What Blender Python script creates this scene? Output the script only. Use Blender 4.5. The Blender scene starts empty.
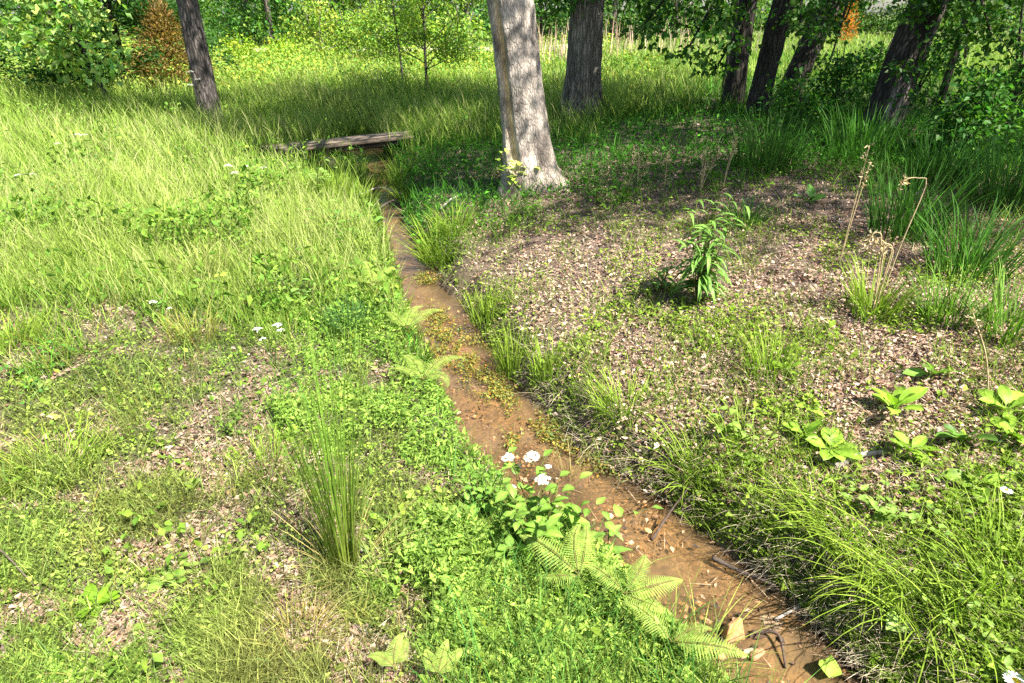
import bpy, math, random
import numpy as np

rng = np.random.default_rng(11)
random.seed(5)
C = bpy.context.scene.collection
sc = bpy.context.scene
PI = math.pi

# ------------------------------------------------------------------ camera
F, PITCH, CH = 641.0, math.radians(27.0), 1.65
CAM = np.array([0.0, 0.0, CH])
FWD = np.array([0, math.cos(PITCH), -math.sin(PITCH)])
UP = np.array([0, math.sin(PITCH), math.cos(PITCH)])
RT = np.array([1.0, 0, 0])


def project(P):
    d = P - CAM
    z = np.maximum(d @ FWD, 0.05)
    return 512 + F * (d @ RT) / z, 341.5 - F * (d @ UP) / z, z


# ------------------------------------------------------------------ noise
def vnoise(x, y, seed=0):
    x = np.asarray(x, float); y = np.asarray(y, float)
    xi = np.floor(x).astype(np.int64); yi = np.floor(y).astype(np.int64)
    fx = x - xi; fy = y - yi
    fx = fx * fx * (3 - 2 * fx); fy = fy * fy * (3 - 2 * fy)

    def h(a, b):
        n = (a * 374761393 + b * 668265263 + seed * 982451653) & 0x7fffffff
        n = ((n ^ (n >> 13)) * 1274126177) & 0x7fffffff
        return ((n ^ (n >> 16)) & 0xffff) / 65535.0
    return (h(xi, yi) * (1 - fx) + h(xi + 1, yi) * fx) * (1 - fy) + (h(xi, yi + 1) * (1 - fx) + h(xi + 1, yi + 1) * fx) * fy


def fbm(x, y, s, seed=0, o=3):
    v = 0; a = .5; t = 0
    for i in range(o):
        v = v + a * vnoise(np.asarray(x) * s + 17.3 * i, np.asarray(y) * s - 9.1 * i, seed + i); t += a
        a *= .5; s *= 2.1
    return v / t


def S(t):
    t = np.clip(t, 0, 1)
    return t * t * (3 - 2 * t)


# ------------------------------------------------------------------ terrain
CV = np.array([760, 683, 600, 550, 500, 450, 400, 350, 300, 260, 230, 205, 180, 160, 140.])
CLU = np.array([790, 712, 640, 585, 525, 465, 445, 425, 405, 392, 385, 376, 368, 352, 335.])
CRU = np.array([960, 868, 786, 722, 668, 580, 528, 490, 455, 430, 408, 400, 392, 388, 378.])


def z0f(y):
    return -0.32 + 0.012 * np.clip(y, -2, 12)


def plane_pt(u, v, zf):
    d = FWD + RT * ((u - 512) / F) + UP * ((341.5 - v) / F)
    z = -.3
    for _ in range(8):
        p = CAM + d * (CAM[2] - z) / (-d[2])
        z = float(zf(p[1]))
    return p


_L = np.array([plane_pt(u, v, z0f) for u, v in zip(CLU, CV)])
_R = np.array([plane_pt(u, v, z0f) for u, v in zip(CRU, CV)])
CY = _L[:, 1]


def creek(y):
    y = np.asarray(y, float)
    xl = np.interp(y, CY, _L[:, 0]); xr = np.interp(y, CY, _R[:, 0])
    lo = np.minimum(y - CY[0], 0)
    hi = np.maximum(y - CY[-1], 0)
    w = 0.05 * (vnoise(y * 3.1, y * 0 + 2, 5) - .5)
    return xl - .75 * lo - .5 * hi + w, xr - .75 * lo - .5 * hi + .06 * (vnoise(y * 2.7, y * 0 + 7, 9) - .5)


def H(x, y):
    x = np.asarray(x, float); y = np.asarray(y, float)
    xl, xr = creek(y)
    z0 = z0f(y)
    sl = (xl - x) * .8 + .10 * (fbm(x, y, 4.5, 21, 2) - .5)
    sr = (x - xr) * .8 + .12 * (fbm(x, y, 5.5, 31, 2) - .5)
    m = (np.maximum(sl, 0), np.maximum(sr, 0))
    zl = z0 + .12 * S(sl / .14) + (0.02 - z0 - .12) * (1 - np.exp(-m[0] / .75))
    zr = z0 + .11 * S(sr / .15) + (0.52 - z0 - .11) * (1 - np.exp(-m[1] / 1.5))
    z = np.where(sl > 0, zl, np.where(sr > 0, zr, z0))
    bed = (sl <= 0) & (sr <= 0)
    z = np.where(bed, z0 - .03 + .065 * (fbm(x, y, 3.2, 41, 3) - .42), z)
    f = S((y - 10.0) / 4)
    z = z * (1 - f) + f * (.08 + .25 * S((x - 0) / 6))
    z = z + .022 * np.clip(y - 12, 0, 40)
    amp = np.where(bed, .0, 1.0)
    z = z + amp * (.07 * (fbm(x, y, .9, 3) - .5) + .035 * (fbm(x, y, 4.0, 7, 2) - .5))
    return z


def ray_ground(u, v):
    u = np.atleast_1d(np.asarray(u, float)); v = np.atleast_1d(np.asarray(v, float))
    d = FWD[None] + RT[None] * ((u - 512) / F)[:, None] + UP[None] * ((341.5 - v) / F)[:, None]
    d[:, 2] = np.minimum(d[:, 2], -0.004)
    z = np.zeros(len(u))
    for _ in range(9):
        p = CAM[None] + d * ((CAM[2] - z) / (-d[:, 2]))[:, None]
        z = .35 * z + .65 * H(p[:, 0], p[:, 1])
    p[:, 2] = H(p[:, 0], p[:, 1])
    return p


def G(u, v):
    return ray_ground(u, v)[0]


# ------------------------------------------------------------------ mesh builder
class MB:
    def __init__(s):
        s.V = []; s.T = []; s.Q = []; s.K = []; s.n = 0

    def add(s, V, T=None, Q=None, col=(.5, .5, .5)):
        V = np.asarray(V, float).reshape(-1, 3)
        K = np.asarray(col, float)
        if K.ndim == 1:
            K = np.tile(K, (len(V), 1))
        s.V.append(V); s.K.append(K)
        if T is not None and len(T): s.T.append(np.asarray(T, np.int64).reshape(-1, 3) + s.n)
        if Q is not None and len(Q): s.Q.append(np.asarray(Q, np.int64).reshape(-1, 4) + s.n)
        s.n += len(V)
        return s

    def build(s, name, m, parent=None, loc=None, smooth=False):
        V = np.concatenate(s.V); K = np.concatenate(s.K)
        T = np.concatenate(s.T) if s.T else np.zeros((0, 3), np.int64)
        Q = np.concatenate(s.Q) if s.Q else np.zeros((0, 4), np.int64)
        me = bpy.data.meshes.new(name)
        me.vertices.add(len(V)); me.vertices.foreach_set('co', V.astype(np.float32).ravel())
        lp = np.concatenate([T.ravel(), Q.ravel()]).astype(np.int32)
        me.loops.add(len(lp)); me.loops.foreach_set('vertex_index', lp)
        st = np.concatenate([np.arange(len(T)) * 3, len(T) * 3 + np.arange(len(Q)) * 4]).astype(np.int32)
        me.polygons.add(len(st)); me.polygons.foreach_set('loop_start', st)
        if smooth:
            me.polygons.foreach_set('use_smooth', np.ones(len(st), bool))
        me.update(calc_edges=True)
        a = me.color_attributes.new('Col', 'FLOAT_COLOR', 'POINT')
        a.data.foreach_set('color', np.concatenate([K, np.ones((len(K), 1))], 1).astype(np.float32).ravel())
        me.materials.append(m)
        o = bpy.data.objects.new(name, me); C.objects.link(o)
        if parent is not None: o.parent = parent
        if loc is not None: o.location = [float(q) for q in loc]
        return o


def unit(a):
    return a / np.maximum(np.linalg.norm(a, axis=-1, keepdims=True), 1e-9)


def cols(n, base, var=.25, hue=.12):
    """natural spread of a plant colour from piece to piece"""
    b = np.asarray(base, float)
    k = np.exp(rng.normal(0, var, (n, 1)))
    h = rng.normal(0, hue, (n, 1))
    c = b[None] * k
    c[:, 0:1] *= np.exp(h * 1.5); c[:, 2:3] *= np.exp(-h * .5)
    return np.clip(c, 0.004, .9)


def blades(mb, P, h, w, az, lean, curl, c0, c1, seg=3, face=None):
    N = len(P)
    if N == 0: return
    one = np.ones(N)
    h, w, az, lean, curl = [one * q for q in (h, w, az, lean, curl)]
    c0 = np.asarray(c0, float) * np.ones((N, 1)); c1 = np.asarray(c1, float) * np.ones((N, 1))
    f = rng.uniform(0, PI, N) if face is None else face
    sd = np.stack([np.cos(f), np.sin(f), 0 * f], 1)
    pos = P.copy(); V = np.zeros((N, 2 * seg + 1, 3)); K = np.zeros((N, 2 * seg + 1, 3))
    for i in range(seg + 1):
        t = i / seg
        c = c0 + (c1 - c0) * t
        if i == seg:
            V[:, 2 * seg] = pos; K[:, 2 * seg] = c
        else:
            ww = (w * .5 * (1 - t ** 2 * .75))[:, None] * sd
            V[:, 2 * i] = pos - ww; V[:, 2 * i + 1] = pos + ww
            K[:, 2 * i] = c; K[:, 2 * i + 1] = c
        th = lean + curl * ((i + .5) / seg)
        pos = pos + np.stack([np.sin(th) * np.cos(az), np.sin(th) * np.sin(az), np.cos(th)], 1) * (h / seg)[:, None]
    off = (np.arange(N) * (2 * seg + 1))[:, None]
    Q = [off + np.array([[2 * i, 2 * i + 1, 2 * i + 3, 2 * i + 2]]) for i in range(seg - 1)]
    T = off + np.array([[2 * seg - 2, 2 * seg - 1, 2 * seg]])
    mb.add(V, T, np.concatenate(Q) if Q else None, K.reshape(-1, 3))


def rdir(N, up=0.0):
    d = rng.normal(0, 1, (N, 3)); d[:, 2] += up
    return unit(d)


def leaves(mb, P, D, Nn, L, W, col, fold=.25):
    """simple folded leaf: base, two sides, tip"""
    N = len(P)
    if N == 0: return
    L = (np.ones(N) * L)[:, None]; W = (np.ones(N) * W)[:, None]
    D = unit(D); Sd = unit(np.cross(D, Nn)); Nm = np.cross(Sd, D)
    V = np.zeros((N, 4, 3))
    V[:, 0] = P
    V[:, 1] = P + D * L * .42 - Sd * W * .5 + Nm * W * fold
    V[:, 2] = P + D * L * .42 + Sd * W * .5 + Nm * W * fold
    V[:, 3] = P + D * L - Nm * L * .08
    off = (np.arange(N) * 4)[:, None]
    T = np.concatenate([off + np.array([[0, 2, 3]]), off + np.array([[0, 3, 1]])])
    col = np.asarray(col, float)
    if col.ndim == 1: col = np.tile(col, (N, 1))
    mb.add(V, T, None, np.repeat(col, 4, 0))


PROF = {'ovate': [(0, .06), (.12, .5), (.32, 1), (.55, .88), (.78, .5), (.92, .2), (1, .02)],
        'dock': [(0, .08), (.2, .12), (.32, .55), (.5, 1), (.7, .95), (.88, .6), (1, .06)],
        'lance': [(0, .1), (.15, .6), (.35, 1), (.6, .75), (.82, .38), (1, .02)]}


def broad(mb, p, az, elev, L, W, col, kind='ovate', droop=.6, wav=.08, fold=.18, roll=0.):
    """one detailed leaf with a midrib fold, a droop and a wavy edge"""
    pr = PROF[kind]; col = np.asarray(col, float)
    out = np.array([math.cos(az), math.sin(az), 0]); sd = np.array([-math.sin(az), math.cos(az), 0])
    pos = np.array(p, float); V = []; K = []; pt = 0; ph = random.uniform(0, 6)
    for i, (t, w) in enumerate(pr):
        e = elev - droop * t
        d = out * math.cos(e) + np.array([0, 0, 1.]) * math.sin(e)
        nm = -out * math.sin(e) + np.array([0, 0, 1.]) * math.cos(e)
        pos = pos + d * L * (t - pt); pt = t
        s2 = sd * math.cos(roll) + nm * math.sin(roll)
        n2 = nm * math.cos(roll) - sd * math.sin(roll)
        a = W * .5 * w
        for q in (-1, -.5, 0, .5, 1):
            V.append(pos + s2 * a * q + n2 * (fold * abs(q) * a + wav * W * math.sin(ph + 5.5 * t + q * 2) * abs(q)))
            K.append(col * (1.35 if q == 0 else 1.0 + .1 * math.sin(ph + 9 * t + 3 * q)))
    n = len(pr); Q = []
    for i in range(n - 1):
        for j in range(4):
            Q.append((i * 5 + j, i * 5 + j + 1, i * 5 + j + 6, i * 5 + j + 5))
    mb.add(V, None, Q, np.array(K))


def tube(mb, pts, rad, seg=8, col=(.2, .15, .1), cap=True, mod=None, colf=None):
    pts = np.asarray(pts, float); rad = np.asarray(rad, float) * np.ones(len(pts)); M = len(pts)
    tan = unit(np.gradient(pts, axis=0))
    a = np.linspace(0, 2 * PI, seg, endpoint=False)
    ref = np.array([1., 0, 0]) if abs(tan[0][0]) < .9 else np.array([0, 1., 0])
    V = []; K = []
    for i in range(M):
        x = unit(ref - tan[i] * (ref @ tan[i])); y = np.cross(tan[i], x); ref = x
        r = rad[i] * np.ones(seg)
        if mod is not None: r = r * mod(a, i / (M - 1), pts[i])
        V.append(pts[i] + np.outer(r * np.cos(a), x) + np.outer(r * np.sin(a), y))
        if colf is not None: K.append(colf(a, i / (M - 1), pts[i]))
    V = np.concatenate(V)
    K = np.concatenate(K) if colf is not None else np.tile(np.asarray(col, float), (len(V), 1))
    j = np.arange(seg); jn = (j + 1) % seg
    Q = np.concatenate([np.stack([i * seg + j, i * seg + jn, (i + 1) * seg + jn, (i + 1) * seg + j], 1) for i in range(M - 1)])
    T = None
    if cap:
        V = np.concatenate([V, pts[:1], pts[-1:]]); K = np.concatenate([K, K[:1], K[-2:-1]])
        b = M * seg
        T = np.concatenate([np.stack([jn, j, np.full(seg, b)], 1), np.stack([(M - 1) * seg + j, (M - 1) * seg + jn, np.full(seg, b + 1)], 1)])
    mb.add(V, T, Q, K)


def curve(pts, n):
    """Catmull-Rom through pts"""
    p = np.asarray(pts, float)
    p = np.concatenate([2 * p[:1] - p[1:2], p, 2 * p[-1:] - p[-2:-1]])
    m = len(p) - 3; out = []
    for t in np.linspace(0, m - 1e-6, n):
        i = int(t); f = t - i
        a, b, c, d = p[i:i + 4]
        out.append(.5 * (2 * b + (c - a) * f + (2 * a - 5 * b + 4 * c - d) * f * f + (3 * b - a - 3 * c + d) * f ** 3))
    return np.array(out)


# ------------------------------------------------------------------ tags
def tag(o, label, cat, group=None):
    o['label'] = label; o['category'] = cat
    if group: o['group'] = group
    return o


def thing(name, label, cat, loc, group=None):
    o = bpy.data.objects.new(name, None); C.objects.link(o)
    o.empty_display_size = .1
    o.location = [float(q) for q in loc]
    return tag(o, label, cat, group)


# ------------------------------------------------------------------ materials
def nodes(name):
    m = bpy.data.materials.new(name); m.use_nodes = True
    nt = m.node_tree; nt.nodes.clear()
    return m, nt, nt.nodes, nt.links


def leafmat(name, trans=.38, rough=.5, spec=.35, tint=(1.0, 1.2, .6), scale=40., amt=.35):
    m, nt, N, L = nodes(name)
    out = N.new('ShaderNodeOutputMaterial'); mix = N.new('ShaderNodeMixShader')
    at = N.new('ShaderNodeAttribute'); at.attribute_name = 'Col'
    nz = N.new('ShaderNodeTexNoise'); nz.inputs['Scale'].default_value = scale; nz.inputs['Detail'].default_value = 3
    geo = N.new('ShaderNodeNewGeometry'); L.new(geo.outputs['Position'], nz.inputs['Vector'])
    mr = N.new('ShaderNodeMapRange'); mr.inputs[1].default_value = .25; mr.inputs[2].default_value = .75
    mr.inputs[3].default_value = 1 - amt; mr.inputs[4].default_value = 1 + amt
    L.new(nz.outputs['Fac'], mr.inputs[0])
    mul = N.new('ShaderNodeVectorMath'); mul.operation = 'SCALE'
    L.new(at.outputs['Color'], mul.inputs[0]); L.new(mr.outputs[0], mul.inputs['Scale'])
    p = N.new('ShaderNodeBsdfPrincipled'); p.inputs['Roughness'].default_value = rough
    p.inputs['Specular IOR Level'].default_value = spec
    L.new(mul.outputs[0], p.inputs['Base Color'])
    tm = N.new('ShaderNodeVectorMath'); tm.operation = 'MULTIPLY'; tm.inputs[1].default_value = tint
    L.new(mul.outputs[0], tm.inputs[0])
    tr = N.new('ShaderNodeBsdfTranslucent'); L.new(tm.outputs[0], tr.inputs['Color'])
    mix.inputs[0].default_value = trans
    L.new(p.outputs[0], mix.inputs[1]); L.new(tr.outputs[0], mix.inputs[2]); L.new(mix.outputs[0], out.inputs[0])
    return m


def solidmat(name, rough=.85, spec=.2, nscale=(30, 30, 30), amt=.4, bump=.5, bscale=None, dist=.01, tex='noise', crack=.55):
    """vertex colour x noise with bump: bark, timber, stone, litter"""
    m, nt, N, L = nodes(name)
    out = N.new('ShaderNodeOutputMaterial'); p = N.new('ShaderNodeBsdfPrincipled')
    at = N.new('ShaderNodeAttribute'); at.attribute_name = 'Col'
    tc = N.new('ShaderNodeTexCoord'); mp = N.new('ShaderNodeMapping'); mp.inputs['Scale'].default_value = nscale
    L.new(tc.outputs['Object'], mp.inputs['Vector'])
    nz = N.new('ShaderNodeTexNoise'); nz.inputs['Scale'].default_value = 1; nz.inputs['Detail'].default_value = 6
    L.new(mp.outputs[0], nz.inputs['Vector'])
    mr = N.new('ShaderNodeMapRange'); mr.inputs[1].default_value = .3; mr.inputs[2].default_value = .7
    mr.inputs[3].default_value = 1 - amt; mr.inputs[4].default_value = 1 + amt
    L.new(nz.outputs['Fac'], mr.inputs[0])
    mul = N.new('ShaderNodeVectorMath'); mul.operation = 'SCALE'
    L.new(at.outputs['Color'], mul.inputs[0]); L.new(mr.outputs[0], mul.inputs['Scale'])
    L.new(mul.outputs[0], p.inputs['Base Color'])
    p.inputs['Roughness'].default_value = rough; p.inputs['Specular IOR Level'].default_value = spec
    bm = N.new('ShaderNodeBump'); bm.inputs['Strength'].default_value = bump; bm.inputs['Distance'].default_value = dist
    if tex == 'bark':
        mp2 = N.new('ShaderNodeMapping'); mp2.inputs['Scale'].default_value = bscale or nscale
        L.new(tc.outputs['Object'], mp2.inputs['Vector'])
        vo = N.new('ShaderNodeTexVoronoi'); vo.feature = 'DISTANCE_TO_EDGE'; vo.inputs['Scale'].default_value = 1
        ns = N.new('ShaderNodeTexNoise'); ns.inputs['Scale'].default_value = 1.3; ns.inputs['Detail'].default_value = 4
        L.new(mp2.outputs[0], ns.inputs['Vector'])
        ad = N.new('ShaderNodeVectorMath'); ad.operation = 'MULTIPLY_ADD'; ad.inputs[1].default_value = (.7, .7, .7)
        L.new(ns.outputs['Color'], ad.inputs[0]); L.new(mp2.outputs[0], ad.inputs[2])
        L.new(ad.outputs[0], vo.inputs['Vector'])
        m2 = N.new('ShaderNodeMapRange'); m2.inputs[2].default_value = .22
        L.new(vo.outputs['Distance'], m2.inputs[0])
        mx = N.new('ShaderNodeMath'); mx.operation = 'MULTIPLY_ADD'; mx.inputs[1].default_value = .5
        L.new(nz.outputs['Fac'], mx.inputs[0]); L.new(m2.outputs[0], mx.inputs[2])
        L.new(mx.outputs[0], bm.inputs['Height'])
        m3 = N.new('ShaderNodeMapRange'); m3.inputs[3].default_value = crack; m3.inputs[4].default_value = 1.08
        L.new(m2.outputs[0], m3.inputs[0])
        mu2 = N.new('ShaderNodeVectorMath'); mu2.operation = 'SCALE'
        L.new(mul.outputs[0], mu2.inputs[0]); L.new(m3.outputs[0], mu2.inputs['Scale'])
        L.new(mu2.outputs[0], p.inputs['Base Color'])
    else:
        L.new(nz.outputs['Fac'], bm.inputs['Height'])
    L.new(bm.outputs[0], p.inputs['Normal']); L.new(p.outputs[0], out.inputs[0])
    return m


M_GRASS = leafmat('grass_blade', .38, .6, .14)
M_LEAF = leafmat('leaf', .42, .6, .16)
M_TREELEAF = leafmat('tree_leaf', .45, .5, .22, (1.15, 1.3, .5), 2.0, .25)
M_GLOSSY = leafmat('broad_leaf', .36, .5, .25, (1.1, 1.2, .55), 60, .22)
M_DRY = leafmat('dry_leaf', .15, .8, .1, (1, .9, .7), 60, .4)
M_PETAL = leafmat('petal', .3, .6, .2, (1, 1, 1), 30, .05)
M_BARK = solidmat('bark', .9, .15, (14, 14, 3.5), .45, .9, (26, 26, 5), .02, 'bark')
M_PALEBARK = solidmat('pale_bark', .85, .2, (9, 9, 6), .55, .7, (48, 48, 15), .008, 'bark', .74)
M_TIMBER = solidmat('weathered_timber', .9, .15, (3, 45, 45), .55, .35, dist=.006)
M_STONE = solidmat('stone', .7, .3, (60, 60, 60), .25, .4, dist=.004)
M_STICK = solidmat('dead_stick', .85, .2, (60, 60, 60), .4, .4, dist=.004)


def ground_mat():
    m, nt, N, L = nodes('soil_and_thatch')
    out = N.new('ShaderNodeOutputMaterial'); p = N.new('ShaderNodeBsdfPrincipled')
    p.inputs['Specular IOR Level'].default_value = .15
    at = N.new('ShaderNodeAttribute'); at.attribute_name = 'Col'
    geo = N.new('ShaderNodeNewGeometry')
    vo = N.new('ShaderNodeTexVoronoi'); vo.inputs['Scale'].default_value = 55
    n0 = N.new('ShaderNodeTexNoise'); n0.inputs['Scale'].default_value = 14; n0.inputs['Detail'].default_value = 5
    ad = N.new('ShaderNodeVectorMath'); ad.operation = 'MULTIPLY_ADD'; ad.inputs[1].default_value = (.08, .08, .08)
    L.new(geo.outputs['Position'], n0.inputs['Vector']); L.new(n0.outputs['Color'], ad.inputs[0]); L.new(geo.outputs['Position'], ad.inputs[2])
    L.new(ad.outputs[0], vo.inputs['Vector'])
    sep = N.new('ShaderNodeSeparateColor'); L.new(vo.outputs['Color'], sep.inputs[0])
    n1 = N.new('ShaderNodeTexNoise'); n1.inputs['Scale'].default_value = 90; n1.inputs['Detail'].default_value = 4
    L.new(geo.outputs['Position'], n1.inputs['Vector'])
    ma = N.new('ShaderNodeMath'); ma.operation = 'MULTIPLY_ADD'; ma.inputs[1].default_value = .75; ma.inputs[2].default_value = .2
    L.new(sep.outputs[0], ma.inputs[0])
    mb = N.new('ShaderNodeMath'); mb.operation = 'MULTIPLY_ADD'; mb.inputs[1].default_value = .9
    L.new(n1.outputs['Fac'], mb.inputs[0]); L.new(ma.outputs[0], mb.inputs[2])
    mul = N.new('ShaderNodeVectorMath'); mul.operation = 'SCALE'
    L.new(at.outputs['Color'], mul.inputs[0]); L.new(mb.outputs[0], mul.inputs['Scale'])
    L.new(mul.outputs[0], p.inputs['Base Color'])
    p.inputs['Roughness'].default_value = .9
    bm = N.new('ShaderNodeBump'); bm.inputs['Strength'].default_value = .6; bm.inputs['Distance'].default_value = .015
    L.new(mb.outputs[0], bm.inputs['Height']); L.new(bm.outputs[0], p.inputs['Normal'])
    L.new(p.outputs[0], out.inputs[0])
    return m


def water_mat():
    m, nt, N, L = nodes('shallow_muddy_water')
    out = N.new('ShaderNodeOutputMaterial')
    geo = N.new('ShaderNodeNewGeometry')
    tr = N.new('ShaderNodeBsdfTransparent'); tr.inputs[0].default_value = (.92, .82, .66, 1)
    df = N.new('ShaderNodeBsdfDiffuse'); df.inputs[0].default_value = (.19, .13, .072, 1)
    n0 = N.new('ShaderNodeTexNoise'); n0.inputs['Scale'].default_value = 5; n0.inputs['Detail'].default_value = 5
    L.new(geo.outputs['Position'], n0.inputs['Vector'])
    mr = N.new('ShaderNodeMapRange'); mr.inputs[1].default_value = .35; mr.inputs[2].default_value = .7
    mr.inputs[3].default_value = .08; mr.inputs[4].default_value = .40
    L.new(n0.outputs['Fac'], mr.inputs[0])
    m1 = N.new('ShaderNodeMixShader'); L.new(mr.outputs[0], m1.inputs[0]); L.new(tr.outputs[0], m1.inputs[1]); L.new(df.outputs[0], m1.inputs[2])
    gl = N.new('ShaderNodeBsdfGlossy'); gl.inputs['Roughness'].default_value = .04
    fr = N.new('ShaderNodeFresnel'); fr.inputs[0].default_value = 1.42
    mp = N.new('ShaderNodeMapping'); mp.inputs['Rotation'].default_value = (0, 0, .6); mp.inputs['Scale'].default_value = (26, 9, 20)
    L.new(geo.outputs['Position'], mp.inputs[0])
    n1 = N.new('ShaderNodeTexNoise'); n1.inputs['Scale'].default_value = 1; n1.inputs['Detail'].default_value = 3
    L.new(mp.outputs[0], n1.inputs['Vector'])
    bm = N.new('ShaderNodeBump'); bm.inputs['Strength'].default_value = .5; bm.inputs['Distance'].default_value = .012
    L.new(n1.outputs['Fac'], bm.inputs['Height'])
    L.new(bm.outputs[0], gl.inputs['Normal']); L.new(bm.outputs[0], fr.inputs['Normal'])
    m2 = N.new('ShaderNodeMixShader'); L.new(fr.outputs[0], m2.inputs[0]); L.new(m1.outputs[0], m2.inputs[1]); L.new(gl.outputs[0], m2.inputs[2])
    L.new(m2.outputs[0], out.inputs[0])
    return m


# ------------------------------------------------------------------ zones (what grows where)
def zones(x, y):
    """weights of the ground kinds at world points"""
    xl, xr = creek(y)
    f = S((11.5 - y) / 2.5)
    inb = (x > xl - .0) & (x < xr + .0) & (y < 11)
    left = x < xl
    dl = np.maximum(xl - x, 0); dr = np.maximum(x - xr, 0)
    lush = np.where(left, S((.68 + .28 * S((2.0 - y) / .6) + 1.5 * (fbm(x, y, 1.9, 51) - .5) + .5 * (fbm(x, y, 7, 53, 2) - .5) - dl) / .42), 0) * f
    # litter bank right of the creek, fading into grass towards the lower right and the far side
    right = (~left) & (~inb)
    b = fbm(x, y, 1.1, 61)
    litter = np.where(right, S((dr - .10) / .25), 0) * S((8.6 + 2.0 * (b - .5) - y) / 1.6) * f
    lowr = np.where(right, S((2.6 + .9 * (b - .5) - y - .2 * dr) / .5) * (.25 + .75 * S((fbm(x, y, 2.3, 63) - .42) / .14)), 0)
    farm = S((y - 8.0 - 3 * (b - .5)) / 2.0)
    mead = np.where(left, S((y - 3.35 + 2.6 * (fbm(x, y, 1.1, 71) - .5) + .9 * (fbm(x, y, 5, 73, 2) - .5)) / 1.5), 0)
    return dict(inb=inb, left=left, right=right, dl=dl, dr=dr, lush=lush, litter=litter, lowr=lowr, farm=farm, mead=mead)


def patch(x, y):
    return .45 * fbm(x, y, 2.6, 111) + .55 * fbm(x, y, 8.5, 117, 3)


def screen_pts(n, v0=47, v1=760, u0=-220, u1=1250, pw=1.0):
    u = rng.uniform(u0, u1, n); v = v0 + (v1 - v0) * rng.uniform(0, 1, n) ** pw
    return ray_ground(u, v)


def keep(P, w):
    k = rng.uniform(0, 1, len(P)) < w
    return P[k]


def pxm(P):
    """metres per pixel at P"""
    return project(P)[2] / F


# ---- ground
def build_ground():
    def axis(a, b, st, far):
        c = list(np.arange(a, b, st)); s = st; q = c[-1]
        while q < far:
            s *= 1.16; q += s; c.append(q)
        s = st; q = a; l = []
        return c
    xp = axis(0, 5.2, .04, 700); xn = axis(.04, 4.2, .04, 700)
    X = np.array([-q for q in xn[::-1]] + xp)
    yp = axis(0.3, 10.5, .04, 900); yn = axis(.04, .1, .1, 60)
    Y = np.array([.3 - q for q in yn[::-1]] + yp)
    gx, gy = np.meshgrid(X, Y)
    x = gx.ravel(); y = gy.ravel()
    z = H(x, y)
    zn = zones(x, y)
    n1 = fbm(x, y, 2.3, 81); n2 = fbm(x, y, 9, 91)
    soil = np.array([.105, .08, .055]); thatch = np.array([.17, .145, .085]); lit = np.array([.27, .20, .155])
    green = np.array([.07, .105, .028]); mud = np.array([.19, .13, .075]); dark = np.array([.05, .035, .026])
    w = S((.60 - patch(x, y)) / .2)[:, None]
    K = thatch * (1 - w) + green * w
    L_ = zn['litter'][:, None]; K = K * (1 - L_) + (lit * (.75 + .5 * n2[:, None])) * L_
    Lw = zn['lush'][:, None] * .8; K = K * (1 - Lw) + np.array([.06, .06, .03]) * Lw
    fm = np.maximum(zn['farm'], zn['mead'])[:, None] * .9; K = K * (1 - fm) + np.array([.085, .115, .035]) * fm
    # wet bank foot, then the silt bed
    wet = (np.exp(-np.minimum(zn['dl'], zn['dr']) / .045) * (y < 11))[:, None] * .7
    K = K * (1 - wet) + dark * wet
    ib = zn['inb'][:, None] * S((10.8 - y) / 1.5)[:, None]
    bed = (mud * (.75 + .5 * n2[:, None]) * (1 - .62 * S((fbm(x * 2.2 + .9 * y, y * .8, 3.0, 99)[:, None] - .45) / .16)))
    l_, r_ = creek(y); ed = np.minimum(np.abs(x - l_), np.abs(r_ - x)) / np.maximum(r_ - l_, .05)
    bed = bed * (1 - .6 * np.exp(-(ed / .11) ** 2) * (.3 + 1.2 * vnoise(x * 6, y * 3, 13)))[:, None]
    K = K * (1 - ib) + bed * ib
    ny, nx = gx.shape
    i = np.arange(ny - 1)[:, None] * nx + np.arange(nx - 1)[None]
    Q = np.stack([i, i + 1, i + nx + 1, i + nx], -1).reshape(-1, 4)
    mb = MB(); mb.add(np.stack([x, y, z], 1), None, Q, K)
    g = mb.build('ground', ground_mat(), smooth=True); g['kind'] = 'structure'
    # water sheet
    ys = np.arange(-1.5, 10.6, .06)
    l, r = creek(ys); V = []; n = 9
    for k in range(n):
        t = k / (n - 1)
        V.append(np.stack([l - .05 + (r - l + .1) * t, ys, z0f(ys) - .006], 1))
    V = np.stack(V, 1).reshape(-1, 3)
    i = np.arange(len(ys) - 1)[:, None] * n + np.arange(n - 1)[None]
    Q = np.stack([i, i + 1, i + n + 1, i + n], -1).reshape(-1, 4)
    mb = MB(); mb.add(V, None, Q, (.3, .2, .1))
    w = mb.build('water', water_mat(), smooth=True); w['kind'] = 'structure'
    # gravel drive at the far edge of the meadow
    xs = np.arange(-60, 4, .5); n = 5; V = []
    for k in range(n):
        yy = 26.3 + .05 * xs + 2.4 * k / (n - 1)
        V.append(np.stack([xs, yy, H(xs, yy) + .05], 1))
    V = np.stack(V, 1).reshape(-1, 3)
    i = np.arange(len(xs) - 1)[:, None] * n + np.arange(n - 1)[None]
    Q = np.stack([i, i + 1, i + n + 1, i + n], -1).reshape(-1, 4)
    mb = MB(); mb.add(V, None, Q, (.36, .31, .26))
    d = mb.build('gravel_road', M_STONE, smooth=True); d['kind'] = 'structure'


build_ground()


# ------------------------------------------------------------------ ground cover (stuff)
def stuff(mb, name, m):
    o = mb.build(name, m); o['kind'] = 'stuff'; return o


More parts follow.
